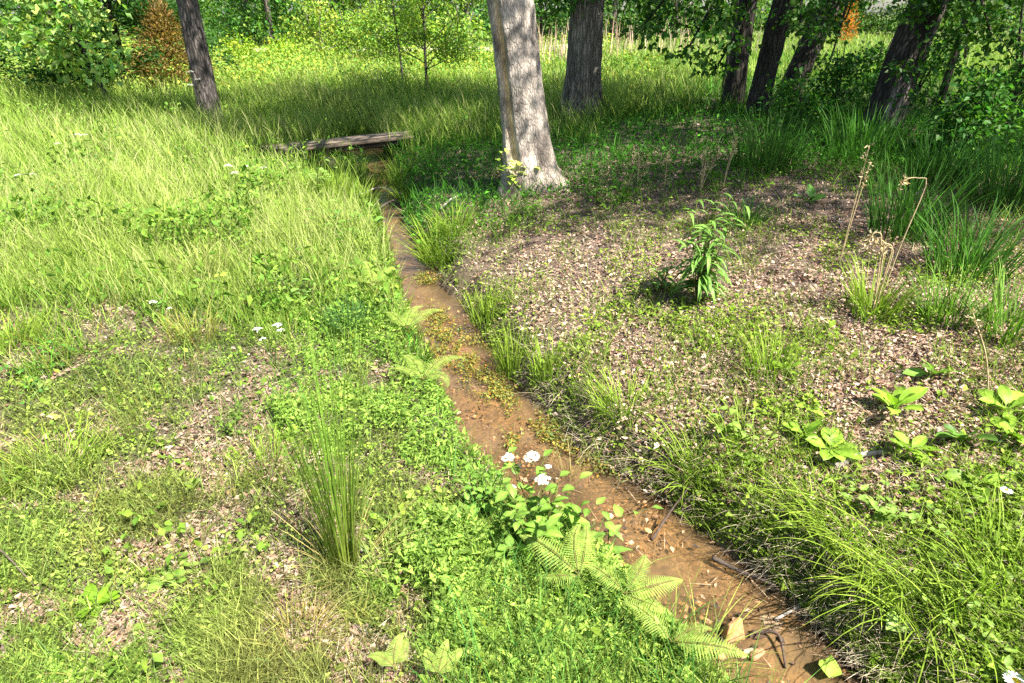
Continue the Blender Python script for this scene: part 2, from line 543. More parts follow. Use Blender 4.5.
def leaf_litter():
    P = screen_pts(520000, 105)
    z = zones(P[:, 0], P[:, 1])
    n = patch(P[:, 0], P[:, 1]); n2 = fbm(P[:, 0], P[:, 1], 1.2, 121)
    w = z['litter'] * (1 - .4 * z['lowr'])
    w = np.maximum(w, np.where(z['left'] & (z['mead'] < .5), .8 * S((n - .44) / .2), 0) * (1 - .75 * z['lush']))
    w = np.maximum(w, np.where(z['right'], .35 * S((n2 - .45) / .2), 0) * (P[:, 1] < 10.5))
    P = keep(P, w * (~z['inb']))
    N = len(P); px = pxm(P)
    L = np.maximum(np.minimum(rng.lognormal(math.log(.0135), .6, N), .04), 1.05 * px); W = L * rng.uniform(.2, .75, N)
    pal = np.array([[.38, .275, .21], [.29, .19, .135], [.43, .345, .285], [.15, .095, .065], [.46, .38, .31], [.31, .205, .155], [.07, .045, .033], [.27, .225, .19]])
    c = np.array([1.1, 1.04, .98]) * pal[rng.choice(8, N, p=[.23, .15, .17, .13, .08, .14, .06, .04])] * np.exp(rng.normal(0, .22, (N, 1)))
    c[P[:, 0] < creek(P[:, 1])[0]] *= np.array([.72, .72, .72])   # older, greyer litter in the turf
    a = rng.uniform(0, 2 * PI, N); tilt = rng.normal(0, .3, N)
    D = np.stack([np.cos(a) * np.cos(tilt), np.sin(a) * np.cos(tilt), np.sin(tilt)], 1)
    P[:, 2] += rng.uniform(.001, .022, N)
    mb = MB(); leaves(mb, P, D, rdir(N, 1.3), L, W, c, rng.uniform(-.4, .5, (N, 1)))
    # fine straw and twigs
    P = screen_pts(90000, 105); z = zones(P[:, 0], P[:, 1]); n = patch(P[:, 0], P[:, 1])
    w = np.maximum(z['litter'] * .6, np.where(z['left'], .5 * S((n - .42) / .15), 0)) * (~z['inb'])
    P = keep(P, w); N = len(P)
    P[:, 2] += .008
    c = cols(N, (.36, .29, .19), .35, .05)
    blades(mb, P, rng.uniform(.04, .14, N), np.maximum(.0022, .55 * pxm(P)), rng.uniform(0, 2 * PI, N), rng.uniform(1.2, 1.6, N), rng.normal(0, .25, N), c, c, 2)
    stuff(mb, 'leaf_litter', M_DRY)


def nobridge(x, y):
    # the trodden ground and open ditch in front of the plank bridge
    return 1 - .9 * np.exp(-(((x + 2.45) / 1.25) ** 4 + ((y - 8.6) / 1.0) ** 4))


def meadow_grass():
    mb = MB()
    P = screen_pts(340000, 36, 420, -220, 1250, 1.0)
    z = zones(P[:, 0], P[:, 1])
    x, y = P[:, 0], P[:, 1]
    n = fbm(x, y, 1.1, 131); n2 = fbm(x, y, .5, 141)
    w = np.maximum(z['mead'] * (1 - .75 * z['lush']) * (.4 + 1.1 * n), z['farm'] * np.where((x < 1.2 + .16 * y) | (y > 14.5), 1, .12)) * (~z['inb']) * nobridge(x, y)
    P = keep(P, np.clip(w, 0, 1)); x, y = P[:, 0], P[:, 1]; N = len(P)
    px = pxm(P); n = fbm(x, y, 1.3, 151)
    far = S((y - 6) / 8)
    h = (.13 + .37 * n + .04 * far) * (.45 + .55 * S((y - 3) / 2.5)) * rng.uniform(.5, 1.3, N) * (1 - .3 * S((y - 14) / 5))
    g = fbm(x, y, .8, 161)
    gb = np.stack([.07 + .05 * g, .16 + .05 * g, .010 + .006 * g], 1)
    gt = np.stack([.20 + .19 * g, .33 + .11 * g, .035 + .08 * g], 1)
    c0 = gb * np.exp(rng.normal(0, .25, (N, 1))); c1 = gt * np.exp(rng.normal(0, .28, (N, 1)))
    seed = rng.uniform(0, 1, N) < .05 + .16 * S((fbm(x, y, .7, 163) - .42) / .2)
    c1[seed] = np.array([.42, .42, .17]) * np.exp(rng.normal(0, .2, (seed.sum(), 1)))
    c0[seed] = np.array([.17, .22, .06])
    h[seed] *= 1.25
    az = rng.normal(2.7, 1.5, N)
    blades(mb, P, h, np.maximum(.0028, rng.uniform(.45, .85, N) * px), az, rng.uniform(.05, .4, N), rng.uniform(.1, .9, N), c0, c1, 3)
    # low green understorey hides the soil
    P = screen_pts(150000, 36, 420, -220, 1250); z = zones(P[:, 0], P[:, 1])
    P = keep(P, np.maximum(z['mead'], z['farm'] * ((P[:, 0] < 2 + .16 * P[:, 1]) | (P[:, 1] > 14.5))) * (~z['inb']) * .9); N = len(P)
    c = cols(N, (.10, .20, .016), .3, .15)
    blades(mb, P, rng.uniform(.08, .2, N), np.maximum(.005, 1.3 * pxm(P)), rng.uniform(0, 6.3, N), rng.uniform(.2, .9, N), rng.uniform(.2, 1.0, N), c * .8, c * 1.2, 2)
    stuff(mb, 'meadow_grass', M_GRASS)
    mb = MB()
    n = 90000; X = rng.uniform(-24, 3.5, n); Y = rng.uniform(12.5, 25.5, n)
    q = fbm(X, Y, .45, 401)
    k = rng.uniform(0, 1, n) < S((q - .38) / .16) * S((Y - 12.5 - 2 * fbm(X, Y, .3, 403)) / 2)
    X, Y, q = X[k], Y[k], q[k]; n = len(X)
    P = np.stack([X, Y, H(X, Y) + rng.uniform(.02, 1, n) * (.12 + .5 * S((q - .4) / .3))], 1)
    c = cols(n, (.26, .37, .055), .25, .15)
    leaves(mb, P, rdir(n), rdir(n, 1.6), rng.uniform(.05, .11, n), rng.uniform(.03, .06, n), c, .15)
    # dark leafy weeds among the tall grass nearer by
    P = screen_pts(60000, 100, 330, -220, 420); z = zones(P[:, 0], P[:, 1]); f = fbm(P[:, 0], P[:, 1], 1.7, 405)
    P = keep(P, z['mead'] * S((f - .60) / .08)); n = len(P); P[:, 2] += rng.uniform(.05, .42, n)
    L = np.maximum(rng.lognormal(math.log(.045), .3, n), 1.7 * pxm(P))
    leaves(mb, P, rdir(n), rdir(n, 1.5), L, L * .5, cols(n, (.15, .26, .035), .3, .06), .2)
    stuff(mb, 'meadow_weeds', M_LEAF)


def short_turf():
    """thin lawn, clover and moss of the near left, with bare thatch between"""
    mb = MB()
    P = screen_pts(300000, 250, 790, -220, 760); x, y = P[:, 0], P[:, 1]; z = zones(x, y)
    n = patch(x, y); n3 = fbm(x, y, 5.5, 171, 2)
    w = np.where(z['left'], (1 - .9 * z['lush']) * (1 - .6 * z['mead']), 0) * (.12 + 1.0 * S((.56 - n) / .18)) * (.25 + n3)
    P = keep(P, np.clip(w, 0, 1)); x, y = P[:, 0], P[:, 1]; N = len(P)
    k = fbm(x, y, 1.7, 181)
    isb = rng.uniform(0, 1, N) < .27 + .4 * S((k - .5) / .2)
    A = P[isb]; n = len(A); q = k[isb]
    base = np.array([.095, .21, .024])[None] * (1 - q[:, None]) + np.array([.29, .29, .085])[None] * q[:, None]
    c = base * np.exp(rng.normal(0, .45, (n, 1)) + .9 * (fbm(A[:, 0], A[:, 1], 6, 195, 2)[:, None] - .5))
    clump = fbm(A[:, 0], A[:, 1], 4, 191, 2)
    blades(mb, A, (.04 + .13 * clump) * rng.uniform(.5, 1.3, n), np.maximum(.0028, .55 * pxm(A)), rng.uniform(0, 6.3, n), rng.uniform(.1, .8, n), rng.uniform(.2, 1.1, n), c * .6, c * 1.1, 2)
    B = P[~isb]; n = len(B); q = k[~isb]
    base = np.array([.105, .23, .024])[None] * (1 - q[:, None]) + np.array([.31, .32, .08])[None] * q[:, None]
    c = base * np.exp(rng.normal(0, .45, (n, 1)) + .9 * (fbm(B[:, 0], B[:, 1], 6, 195, 2)[:, None] - .5))
    B[:, 2] += rng.uniform(.004, .035, n)
    L = np.maximum(rng.lognormal(math.log(.012), .4, n), .9 * pxm(B))
    D = rdir(n); D[:, 2] = np.abs(D[:, 2]) * .5
    leaves(mb, B, D, rdir(n, 2.5), L, L * rng.uniform(.45, .9, n), c, .2)
    P = screen_pts(60000, 240, 790, -220, 700); x, y = P[:, 0], P[:, 1]; z = zones(x, y)
    P = keep(P, np.where(z['left'], .06 + .55 * S((fbm(x, y, 2.3, 197, 4) - .47) / .16), 0) * (1 - .85 * z['lush']) * (.4 + .6 * S((y - 1.3) / 1.2))); N = len(P)
    c = cols(N, (.25, .29, .08), .3, .12)
    blades(mb, P, rng.uniform(.06, .26, N) * (.55 + .45 * S((P[:, 1] - 1.6) / 1.2)), np.maximum(.0022, .5 * pxm(P)), rng.uniform(0, 6.3, N), rng.uniform(.05, .5, N), rng.uniform(.1, .9, N), c * .55, c * 1.15, 3)
    # broad little weeds scattered in it
    P = screen_pts(16000, 120, 790, -220, 700); x, y = P[:, 0], P[:, 1]; z = zones(x, y)
    P = keep(P, np.where(z['left'], S((fbm(x, y, 3.1, 199) - .5) / .1), 0) * .45 * (1 - .8 * z['lush']) * (1 - .75 * z['mead'])); N = len(P)
    P[:, 2] += rng.uniform(.01, .10, N) + .12 * z['mead'][:1] * 0
    c = cols(N, (.16, .26, .03), .3, .06)
    L = np.maximum(np.minimum(rng.lognormal(math.log(.028), .35, N), .042), 2.2 * pxm(P)); D = rdir(N); D[:, 2] = np.abs(D[:, 2]) * .6
    leaves(mb, P, D, rdir(N, 2.0), L, L * rng.uniform(.4, .8, N), c, .2)
    stuff(mb, 'short_turf', M_LEAF)


def lush_cover():
    """bright creeping plants along the left edge of the creek"""
    mb = MB()
    P = screen_pts(420000, 165, 790, 150, 900); x, y = P[:, 0], P[:, 1]; z = zones(x, y)
    n = fbm(x, y, 3.0, 201)
    P = keep(P, np.clip(z['lush'] * (.30 + 1.3 * n) , 0, 1) * (~z['inb'])); x, y = P[:, 0], P[:, 1]; N = len(P)
    hmap = .015 + .13 * S((fbm(x, y, 3.6, 211, 2) - .25) / .5)
    P[:, 2] += hmap * rng.uniform(.2, 1, N)
    q = fbm(x, y, 2.2, 221)[:, None]
    base = np.array([.13, .255, .035]) * (1 - q) + np.array([.28, .37, .07]) * q
    c = base * np.exp(rng.normal(0, .38, (N, 1)))
    a = rng.uniform(0, 2 * PI, N); e = rng.normal(.25, .4, N)
    D = np.stack([np.cos(a) * np.cos(e), np.sin(a) * np.cos(e), np.sin(e)], 1)
    L = np.maximum(np.minimum(rng.lognormal(math.log(.022), .45, N), .042), 1.6 * pxm(P)); W = L * rng.uniform(.25, .5, N)
    leaves(mb, P, D, rdir(N, 2.0), L, W, c, .2)
    # a spill of the same plants over the edge into the creek and grass blades through it
    P = screen_pts(40000, 165, 790, 150, 900); z = zones(P[:, 0], P[:, 1])
    P = keep(P, np.clip(z['lush'] * .35, 0, 1)); N = len(P)
    c = cols(N, (.12, .23, .04), .3, .15)
    blades(mb, P, rng.uniform(.08, .3, N), np.maximum(.0035, .6 * pxm(P)), rng.uniform(0, 6.3, N), rng.uniform(.05, .5, N), rng.uniform(.2, 1.1, N), c * .6, c * 1.2, 3)
    stuff(mb, 'creeping_ground_cover', M_LEAF)


def right_cover():
    mb = MB()
    # seedlings and moss patches on the litter bank
    P = screen_pts(230000, 110, 720, 380, 1250); x, y = P[:, 0], P[:, 1]; z = zones(x, y)
    n = fbm(x, y, 2.4, 231); n2 = fbm(x, y, 6, 241, 2)
    edge = np.exp(-z['dr'] / .35)
    w = np.where(z['right'], .05 + .85 * S((n - .50) / .16) * (.3 + n2) + .25 * edge * n2, 0)
    w = w + z['lowr'] * .25 + S((y - 5.0 - 1.6 * (n - .5)) / 1.4) * .75 * z['right'] * (1 - .8 * np.exp(-((x - .4) ** 2 + (y - 6.2) ** 2) / 1.6))
    P = keep(P, np.clip(w, 0, 1) * (y < 11.5)); x, y = P[:, 0], P[:, 1]; N = len(P)
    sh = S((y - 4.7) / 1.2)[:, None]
    base = np.array([.20, .29, .035]) * (1 - sh) + np.array([.06, .19, .015]) * sh  # leaf green deepens towards the back: tree shade put into the colour
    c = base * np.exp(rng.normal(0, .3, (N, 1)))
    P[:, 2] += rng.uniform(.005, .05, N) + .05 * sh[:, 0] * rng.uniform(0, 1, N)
    L = np.maximum(rng.lognormal(math.log(.017), .4, N) * (1 + .9 * sh[:, 0]), 1.0 * pxm(P))
    D = rdir(N); D[:, 2] = np.abs(D[:, 2]) * .5
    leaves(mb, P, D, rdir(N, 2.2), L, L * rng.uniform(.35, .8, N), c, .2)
    # blades
    P = screen_pts(150000, 60, 720, 380, 1250); x, y = P[:, 0], P[:, 1]; z = zones(x, y)
    n = fbm(x, y, 2.0, 251)
    side = S((x - 1.9 - .05 * y) / .9)
    w = np.where(z['right'], .02 + .3 * S((n - .52) / .12) + .22 * np.exp(-z['dr'] / .3), 0) + z['lowr'] * .16
    w = w + z['right'] * S((y - 4.8 - 1.2 * (n - .5)) / 1.5) * (.38 + .5 * side) + z['right'] * .45 * S((x - 2.5) / .5) * S((y - 2.6) / .8)
    w = w + z['farm'] * (x > .9 + .1 * y) * .5
    P = keep(P, np.clip(w, 0, 1) * (~z['inb'])); x, y = P[:, 0], P[:, 1]; N = len(P)
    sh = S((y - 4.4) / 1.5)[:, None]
    c = (np.array([.19, .285, .035]) * (1 - sh) + np.array([.055, .18, .015]) * sh) * np.exp(rng.normal(0, .3, (N, 1)))  # blade green carries the same painted shade farther back
    h = (.05 + .12 * fbm(x, y, 3, 261, 2) + .14 * sh[:, 0] + .1 * S((y - 9) / 3)) * rng.uniform(.5, 1.4, N)
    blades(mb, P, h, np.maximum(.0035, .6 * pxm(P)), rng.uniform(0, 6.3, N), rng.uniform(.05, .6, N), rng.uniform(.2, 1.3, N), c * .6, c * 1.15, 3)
    stuff(mb, 'bank_undergrowth', M_LEAF)
    # dry straw and rootlets hanging over the right edge of the creek
    mb = MB()
    P = screen_pts(50000, 200, 790, 380, 1150); z = zones(P[:, 0], P[:, 1])
    w = np.where(z['right'], np.exp(-np.maximum(z['dr'] - .06, 0) / .14) * .9 * S((fbm(P[:, 0], P[:, 1], 3.1, 265) - .36) / .2) + z['lowr'] * .3, 0)
    P = keep(P, w); N = len(P)
    pal = np.array([[.30, .24, .15], [.25, .20, .15], [.17, .13, .10], [.38, .33, .23]])
    c = pal[rng.choice(4, N)] * np.exp(rng.normal(0, .25, (N, 1)))
    P[:, 2] += .01
    blades(mb, P, rng.uniform(.04, .17, N), np.maximum(.0025, .5 * pxm(P)), rng.normal(PI + .3, 1.3, N), rng.uniform(.8, 1.5, N), rng.uniform(.2, 1.1, N), c, c * 1.1, 3)
    stuff(mb, 'dry_thatch', M_DRY)
    # yellowish mats of water weed growing on the silt
    mb = MB()
    mats = [(470, 365, .26, .5), (445, 345, .2, .4), (500, 395, .13, .4), (425, 285, .1, .3), (552, 440, .13, .4), (600, 455, .1, .35), (520, 452, .07, .2), (437, 318, .1, .3)]
    for (u, v, r, ry) in mats:
        g = G(u, v); n = int(9000 * r)
        q = rng.normal(0, .5, (n, 2)) * [r, r * 1.6]
        X, Y = g[0] + q[:, 0] - .3 * q[:, 1], g[1] + q[:, 1]
        l, rr = creek(Y); k = (X > l) & (X < rr) & (fbm(X, Y, 11, 271, 2) > .42)
        X, Y = X[k], Y[k]; n = len(X)
        Z = z0f(Y) + .0 + rng.uniform(-.004, .03, n)
        c = cols(n, (.22, .21, .045), .3, .2)
        L = rng.uniform(.008, .02, n)
        D = rdir(n); D[:, 2] = np.abs(D[:, 2]) * .5
        leaves(mb, np.stack([X, Y, Z], 1), D, rdir(n, 2), L, L * .7, c)
    stuff(mb, 'water_weed', M_LEAF)
    # pebbles and crumbs of clay on the bed
    mb = MB()
    P = screen_pts(16000, 205, 720, 350, 950); z = zones(P[:, 0], P[:, 1])
    n = fbm(P[:, 0], P[:, 1], 4, 281)
    P = keep(P, z['inb'] * S((n - .42) / .15)); N = len(P)
    P[:, 2] = np.maximum(P[:, 2], z0f(P[:, 1]) - .012)
    r = np.maximum(rng.lognormal(math.log(.0055), .5, N), .4 * pxm(P))[:, None]
    dirs = np.array([[1, 0, 0], [0, 1, 0], [-1, 0, 0], [0, -1, 0], [0, 0, .8]])
    V = P[:, None] + dirs[None] * r[:, None] * rng.uniform(.5, 1.3, (N, 5, 1))
    off = (np.arange(N) * 5)[:, None]
    T = np.concatenate([off + np.array([[a, b, 4]]) for a, b in ((0, 1), (1, 2), (2, 3), (3, 0))])
    pal = np.array([[.34, .19, .09], [.16, .09, .05], [.42, .30, .2], [.08, .06, .05]])
    mb.add(V, T, None, np.repeat(pal[rng.choice(4, N, p=[.45, .25, .1, .2])], 5, 0))
    stuff(mb, 'gravel', M_STONE)
    # dead leaves, stems and bits of bark caught on the silt
    mb = MB()
    P = screen_pts(5200, 205, 720, 350, 950); z = zones(P[:, 0], P[:, 1])
    l, rr = creek(P[:, 1]); e = np.minimum(P[:, 0] - l, rr - P[:, 0])
    P = keep(P, z['inb'] * np.where(e < .07, .9, .16 + .5 * S((fbm(P[:, 0], P[:, 1], 5, 285) - .55) / .1))); N = len(P)
    P[:, 2] = np.maximum(P[:, 2], z0f(P[:, 1])) + .001
    pal = np.array([[.10, .065, .045], [.22, .14, .08], [.34, .24, .15], [.06, .045, .035]])
    c = pal[rng.choice(4, N)]
    k = rng.uniform(0, 1, N) < .5
    A = P[k]; a = rng.normal(2.2, .8, len(A))
    blades(mb, A, rng.uniform(.03, .13, len(A)), rng.uniform(.0025, .005, len(A)), a, 1.5, rng.normal(.02, .1, len(A)), c[k], c[k], 2)
    B = P[~k]; D = rdir(len(B)); D[:, 2] = np.abs(D[:, 2]) * .12; L = rng.lognormal(math.log(.02), .4, len(B))
    leaves(mb, B, D, rdir(len(B), 3), L, L * .5, c[~k], .2)
    stuff(mb, 'creek_debris', M_DRY)


leaf_litter(); meadow_grass(); short_turf(); lush_cover(); right_cover()

# ------------------------------------------------------------------ trees
SUN_EL = math.radians(54)
SHD = np.array([-.75, .66])          # horizontal direction shadows fall


def crown_leaves(mb, centers, radii, n_each, L, base, var=.25, flat=.75, asp=.62):
    for c, r in zip(centers, radii):
        n = int(n_each * (.7 + .6 * random.random()))
        q = rng.normal(0, .5, (n, 3)) * [r, r, r * flat]
        # thin twig-like strands inside the clump keep gaps open
        P = np.asarray(c) + q
        k = math.exp(random.gauss(0, .18))
        cc = cols(n, np.asarray(base) * k, var, .12)
        D = rdir(n, -.35); D = unit(D + .5 * unit(q * [1, 1, .3] + 1e-6))
        ll = L * rng.uniform(.6, 1.25, n)
        leaves(mb, P, D, rdir(n, 1.3), ll, ll * asp, cc, .15)


def limb(mb, a, b, r0, r1, col, sag=.12, n=7, seg=6):
    a = np.asarray(a, float); b = np.asarray(b, float); L = np.linalg.norm(b - a)
    m = (a + b) / 2 + np.array([random.gauss(0, .1), random.gauss(0, .1), sag]) * L * .6
    tube(mb, curve([a, m, b], n), np.linspace(r0, r1, n), seg, col)


def ridged(k1, k2, amp, flare, lobes, ph, fl_h):
    def mod(a, t, p):
        z = p[2]
        f = 1 + flare * math.exp(-max(z, 0) / fl_h) * (.65 + .5 * np.cos(lobes * a + ph))
        return f * (1 + amp * (vnoise(a * k1, np.full(len(a), z * k2), 5) - .5) + .06 * np.cos(2 * a + ph + z))
    return mod


def big_tree(name, label, cat, base, top_dx, r0, r1, bark, m, crown_c, crown_r, nclump, nleaf, L, leafcol, height=9., group=None, seg=36, flare=.22, mod=None, colf=None, boughs=(), amp=.14):
    """trunk with limbs up to the clumps of one crown; boughs are low leafy branches seen in the picture"""
    t = thing(name, label, cat, base, group)
    mb = MB()
    k = np.array(top_dx, float)
    pts = [(0, 0, -.35), (0, 0, 0), (k[0] * .33, k[1] * .33, height * .12), (k[0], k[1], height * .33), (k[0] * 1.4, k[1] * 1.4, height * .62)]
    pc = curve(pts, 90)
    tz = np.clip(pc[:, 2] / (height * .62), 0, 1)
    rad = r0 * (1 - tz) + r1 * tz
    if mod is None: mod = ridged(5, 5, amp, flare, 4, random.uniform(0, 6), .22)
    if colf is None:
        bk = np.asarray(bark)

        def colf(a, tt, p):
            q = fbm(a * 1.7 + 3, np.full(len(a), p[2] * 2.2), 1.6, 7)
            return bk[None] * (.6 + .85 * q[:, None])
    tube(mb, pc, rad, seg, bark, True, mod, colf)
    cc = np.asarray(crown_c, float); R = np.asarray(crown_r, float)
    cen = []
    while len(cen) < nclump:
        q = rng.uniform(-1, 1, 3)
        n = np.linalg.norm(q)
        if n < 1 and n > .35: cen.append(cc + q * R)
    cen = np.array(cen); top = pc[-1]
    for i in range(0, nclump, 3):
        s = pc[int(len(pc) * random.uniform(.72, .99))]
        limb(mb, s, cen[i], r1 * .5, .02, np.asarray(bark), .1)
    mc = MB()
    crown_leaves(mc, cen, np.full(nclump, R.mean() * .42), nleaf, L, leafcol)
    for (h, end, nn, rr, lf) in boughs:
        i = int(np.argmin(np.abs(pc[:, 2] - h)))
        s = pc[i]; e = np.asarray(end, float)
        limb(mb, s, e, r1 * .35, .012, np.asarray(bark), .08, 9)
        for q in np.linspace(.3, 1.05, nn):
            c = s + (e - s) * q + np.array([0, 0, .05]) + rng.normal(0, rr * .5, 3) * [1, 1, .5]
            crown_leaves(mc, [c], [rr], 70, lf, leafcol, flat=.5)
    mb.build('trunk', m, t, smooth=True)
    mc.build('crown', M_TREELEAF, t)
    return t


def world_at(u, v, y):
    """point on the pixel's ray at depth y (used to size a bough on a tree that stands there)"""
    d = FWD + RT * ((u - 512) / F) + UP * ((341.5 - v) / F)
    return CAM + d * (y / d[1])


# --- the pale tree by the creek
b1 = G(530, 186)


def pale_mod(a, t, p):
    z = max(p[2], -.1)
    fl = 1 + .55 * math.exp(-max(z, 0) / .2) * (.7 + .5 * np.cos(3 * a + 1.2)) + .35 * math.exp(-max(z, 0) / .16) * np.exp(-((a - 5.9) / .35) ** 2)
    s = ((a + .25 * (z - .9) + .10 * np.sin(3 * z) - 4.05 + PI) % (2 * PI)) - PI
    sw = .13 * S((z - .12) / .25) * S((1.85 - z) / .5)
    groove = np.exp(-(s / .16) ** 2) * sw * 1.0
    lips = np.exp(-((np.abs(s) - .30) / .09) ** 2) * sw * .55
    return fl * (1 + .07 * (vnoise(a * 6, np.full(len(a), z * 6), 5) - .5) + .05 * (vnoise(a * 15, np.full(len(a), z * 16), 6) - .5) + .05 * (vnoise(a * 2.2, np.full(len(a), z * 1.5), 8) - .5) - groove + lips)


def pale_col(a, t, p):
    z = p[2]; n = len(a)
    q = fbm(a * 1.5, np.full(n, z * 1.3), 1.8, 7)[:, None]
    q2 = vnoise(a * 1.9 + 2, np.full(n, z * 3.2), 17)[:, None]
    c = np.array([.37, .32, .27]) * (.42 + 1.1 * q) * (1 - .45 * S((q2 - .6) / .15))
    low = math.exp(-max(z, 0) / .22)
    c = c * (1 - .5 * low) + np.array([.17, .11, .075]) * .5 * low
    s = ((a + .25 * (z - .9) + .10 * math.sin(3 * z) - 4.05 + PI) % (2 * PI)) - PI
    k = (np.exp(-(s / .17) ** 4) * float(S((z - .12) / .2) * S((1.8 - z) / .5)))[:, None]
    return c * (1 - k) + np.array([.52, .36, .19]) * (.8 + .4 * vnoise(a * 14, np.full(n, z * 3), 4)[:, None]) * k


big_tree('pale_barked_tree', 'stout tree with pale smooth bark and a long orange wound, beside the creek', 'tree', b1, (-.36, .05), .212, .15,
         (.4, .36, .32), M_PALEBARK, (.4, .9, 8.0), (2.2, 1.9, 1.6), 16, 360, .11, (.07, .15, .025), 9, seg=72, mod=pale_mod, colf=pale_col)
# --- the dark second tree
b2 = G(581, 116)
big_tree('dark_barked_tree', 'thick dark straight tree standing just behind the pale barked one', 'tree', b2, (.05, .1), .25, .18,
         (.19, .165, .135), M_BARK, (.0, -.2, 7.2), (3.6, 2.6, 1.8), 40, 330, .12, (.055, .13, .02), 10, seg=48, flare=.42, amp=.2)
# --- left trunk
b3 = G(213, 127)
big_tree('slim_dark_tree', 'slim dark trunk alone in the tall meadow grass, flaking bark at its foot', 'tree', b3, (-.03, .05), .165, .12,
         (.105, .09, .08), M_BARK, (.5, -1.7, 6.2), (2.6, 1.1, 1.3), 15, 330, .12, (.06, .14, .02), 8, seg=36, flare=.25, amp=.12)
# --- the row on the right
grp = 'trees in the shade right of the creek'


def bough_to(base, u, v, y):
    return world_at(u, v, y) - base


b4 = G(732, 106)
big_tree('shade_tree', 'dark trunk closest to the drooping leafy bough, first in the shaded row', 'tree', b4, (.02, 0), .13, .10, (.062, .052, .043), M_BARK,
         (.3, -.4, 7), (2.6, 2.3, 1.8), 18, 320, .12, (.05, .125, .018), 9, grp, boughs=[
             (3.3, bough_to(b4, 640, 30, b4[1] - 1.0), 14, .30, .1), (3.6, bough_to(b4, 575, -5, b4[1] - .6), 12, .30, .1), (3.0, bough_to(b4, 690, 45, b4[1] - 1.4), 9, .26, .1)])
b5 = G(755, 116)
big_tree('shade_tree', 'dark trunk leaning slightly right, second in the shaded row', 'tree', b5, (.3, 0), .145, .115, (.062, .052, .043), M_BARK,
         (.8, -.4, 7), (2.4, 2.3, 1.6), 16, 320, .12, (.05, .125, .018), 9, grp, boughs=[
             (2.9, bough_to(b5, 800, 30, b5[1] - .8), 9, .26, .09), (3.0, bough_to(b5, 715, 70, b5[1] - .5), 6, .22, .09)])
b6 = G(788, 98)
big_tree('shade_tree', 'dark trunk leaning far to the right over tall grass, third in the shaded row', 'tree', b6, (.95, 0), .165, .13, (.062, .052, .043), M_BARK,
         (2.0, -.4, 7.5), (2.8, 2.3, 1.6), 18, 320, .12, (.05, .125, .018), 9.5, grp, boughs=[
             (2.6, bough_to(b6, 845, 20, b6[1] - .7), 8, .28, .09), (2.8, bough_to(b6, 830, 62, b6[1] - 1.0), 5, .26, .09)])
b7 = G(879, 132)


def split_col(a, t, p):
    z = p[2]; n = len(a)
    q = fbm(a * 1.7 + 3, np.full(n, z * 2.2), 1.6, 9)[:, None]
    c = np.array([.062, .052, .043]) * (.6 + .85 * q)
    s = ((a - 4.75 + PI) % (2 * PI)) - PI
    k = (np.exp(-(s / .55) ** 4) * float(S((.62 - z) / .3)) * S((vnoise(a * 9, np.full(n, z * 2.5), 4) - .38) / .2))[:, None]
    return c * (1 - k) + np.array([.44, .37, .31]) * k


big_tree('shade_tree', 'leaning dark tree with stripped pale wood at its foot, in green undergrowth', 'tree', b7, (.45, .1), .18, .14, (.09, .075, .06), M_BARK,
         (.6, -.8, 6.8), (3.0, 2.5, 1.7), 22, 320, .12, (.05, .125, .018), 9, grp, colf=split_col, boughs=[
             (2.4, bough_to(b7, 965, 58, b7[1] - .5), 5, .25, .08), (1.9, bough_to(b7, 922, 62, b7[1] - .6), 5, .22, .08), (2.6, bough_to(b7, 990, 30, b7[1] - .8), 8, .26, .08)])


def sapling(name, label, cat, base, h, lean, r, bark, clumps, L, leafcol, group=None, nleaf=130, cr=.28, stems=1, low=.25, flat=.7, spread=1.0, asp=.6):
    """slender young tree or shrub: fine branches with leaf clumps from low down"""
    t = thing(name, label, cat, base, group)
    mb = MB(); mc = MB()
    for s in range(stems):
        a = random.uniform(0, 6.3); k = (0.0 if stems == 1 else .35) * spread
        dx = lean[0] + k * math.cos(a) * h * .5; dy = lean[1] + k * math.sin(a) * h * .5
        pc = curve([(0, 0, -.1), (dx * .2, dy * .2, h * .25), (dx * .55, dy * .55, h * .6), (dx, dy, h)], 24)
        tube(mb, pc, np.linspace(r, r * .25, 24), 8, bark)
        for i in range(max(3, clumps // stems)):
            q = low + (1 - low) * (i + random.random()) / max(3, clumps // stems)
            st = pc[min(23, int(q * .8 * 24))]
            a2 = random.uniform(0, 6.3); ll = spread * h * .33 * (1.1 - .55 * q) * random.uniform(.5, 1.2)
            e = st + np.array([math.cos(a2) * ll, math.sin(a2) * ll, ll * random.uniform(.15, .8)])
            limb(mb, st, e, r * .3, .004, bark, .05, 6, 5)
            m = st + (e - st) * .6
            crown_leaves(mc, [e, m], [cr, cr * .8], nleaf * .5, L, leafcol, flat=flat, asp=asp)
    mb.build('trunk', M_BARK, t, smooth=True); mc.build('crown', M_TREELEAF, t)
    return t


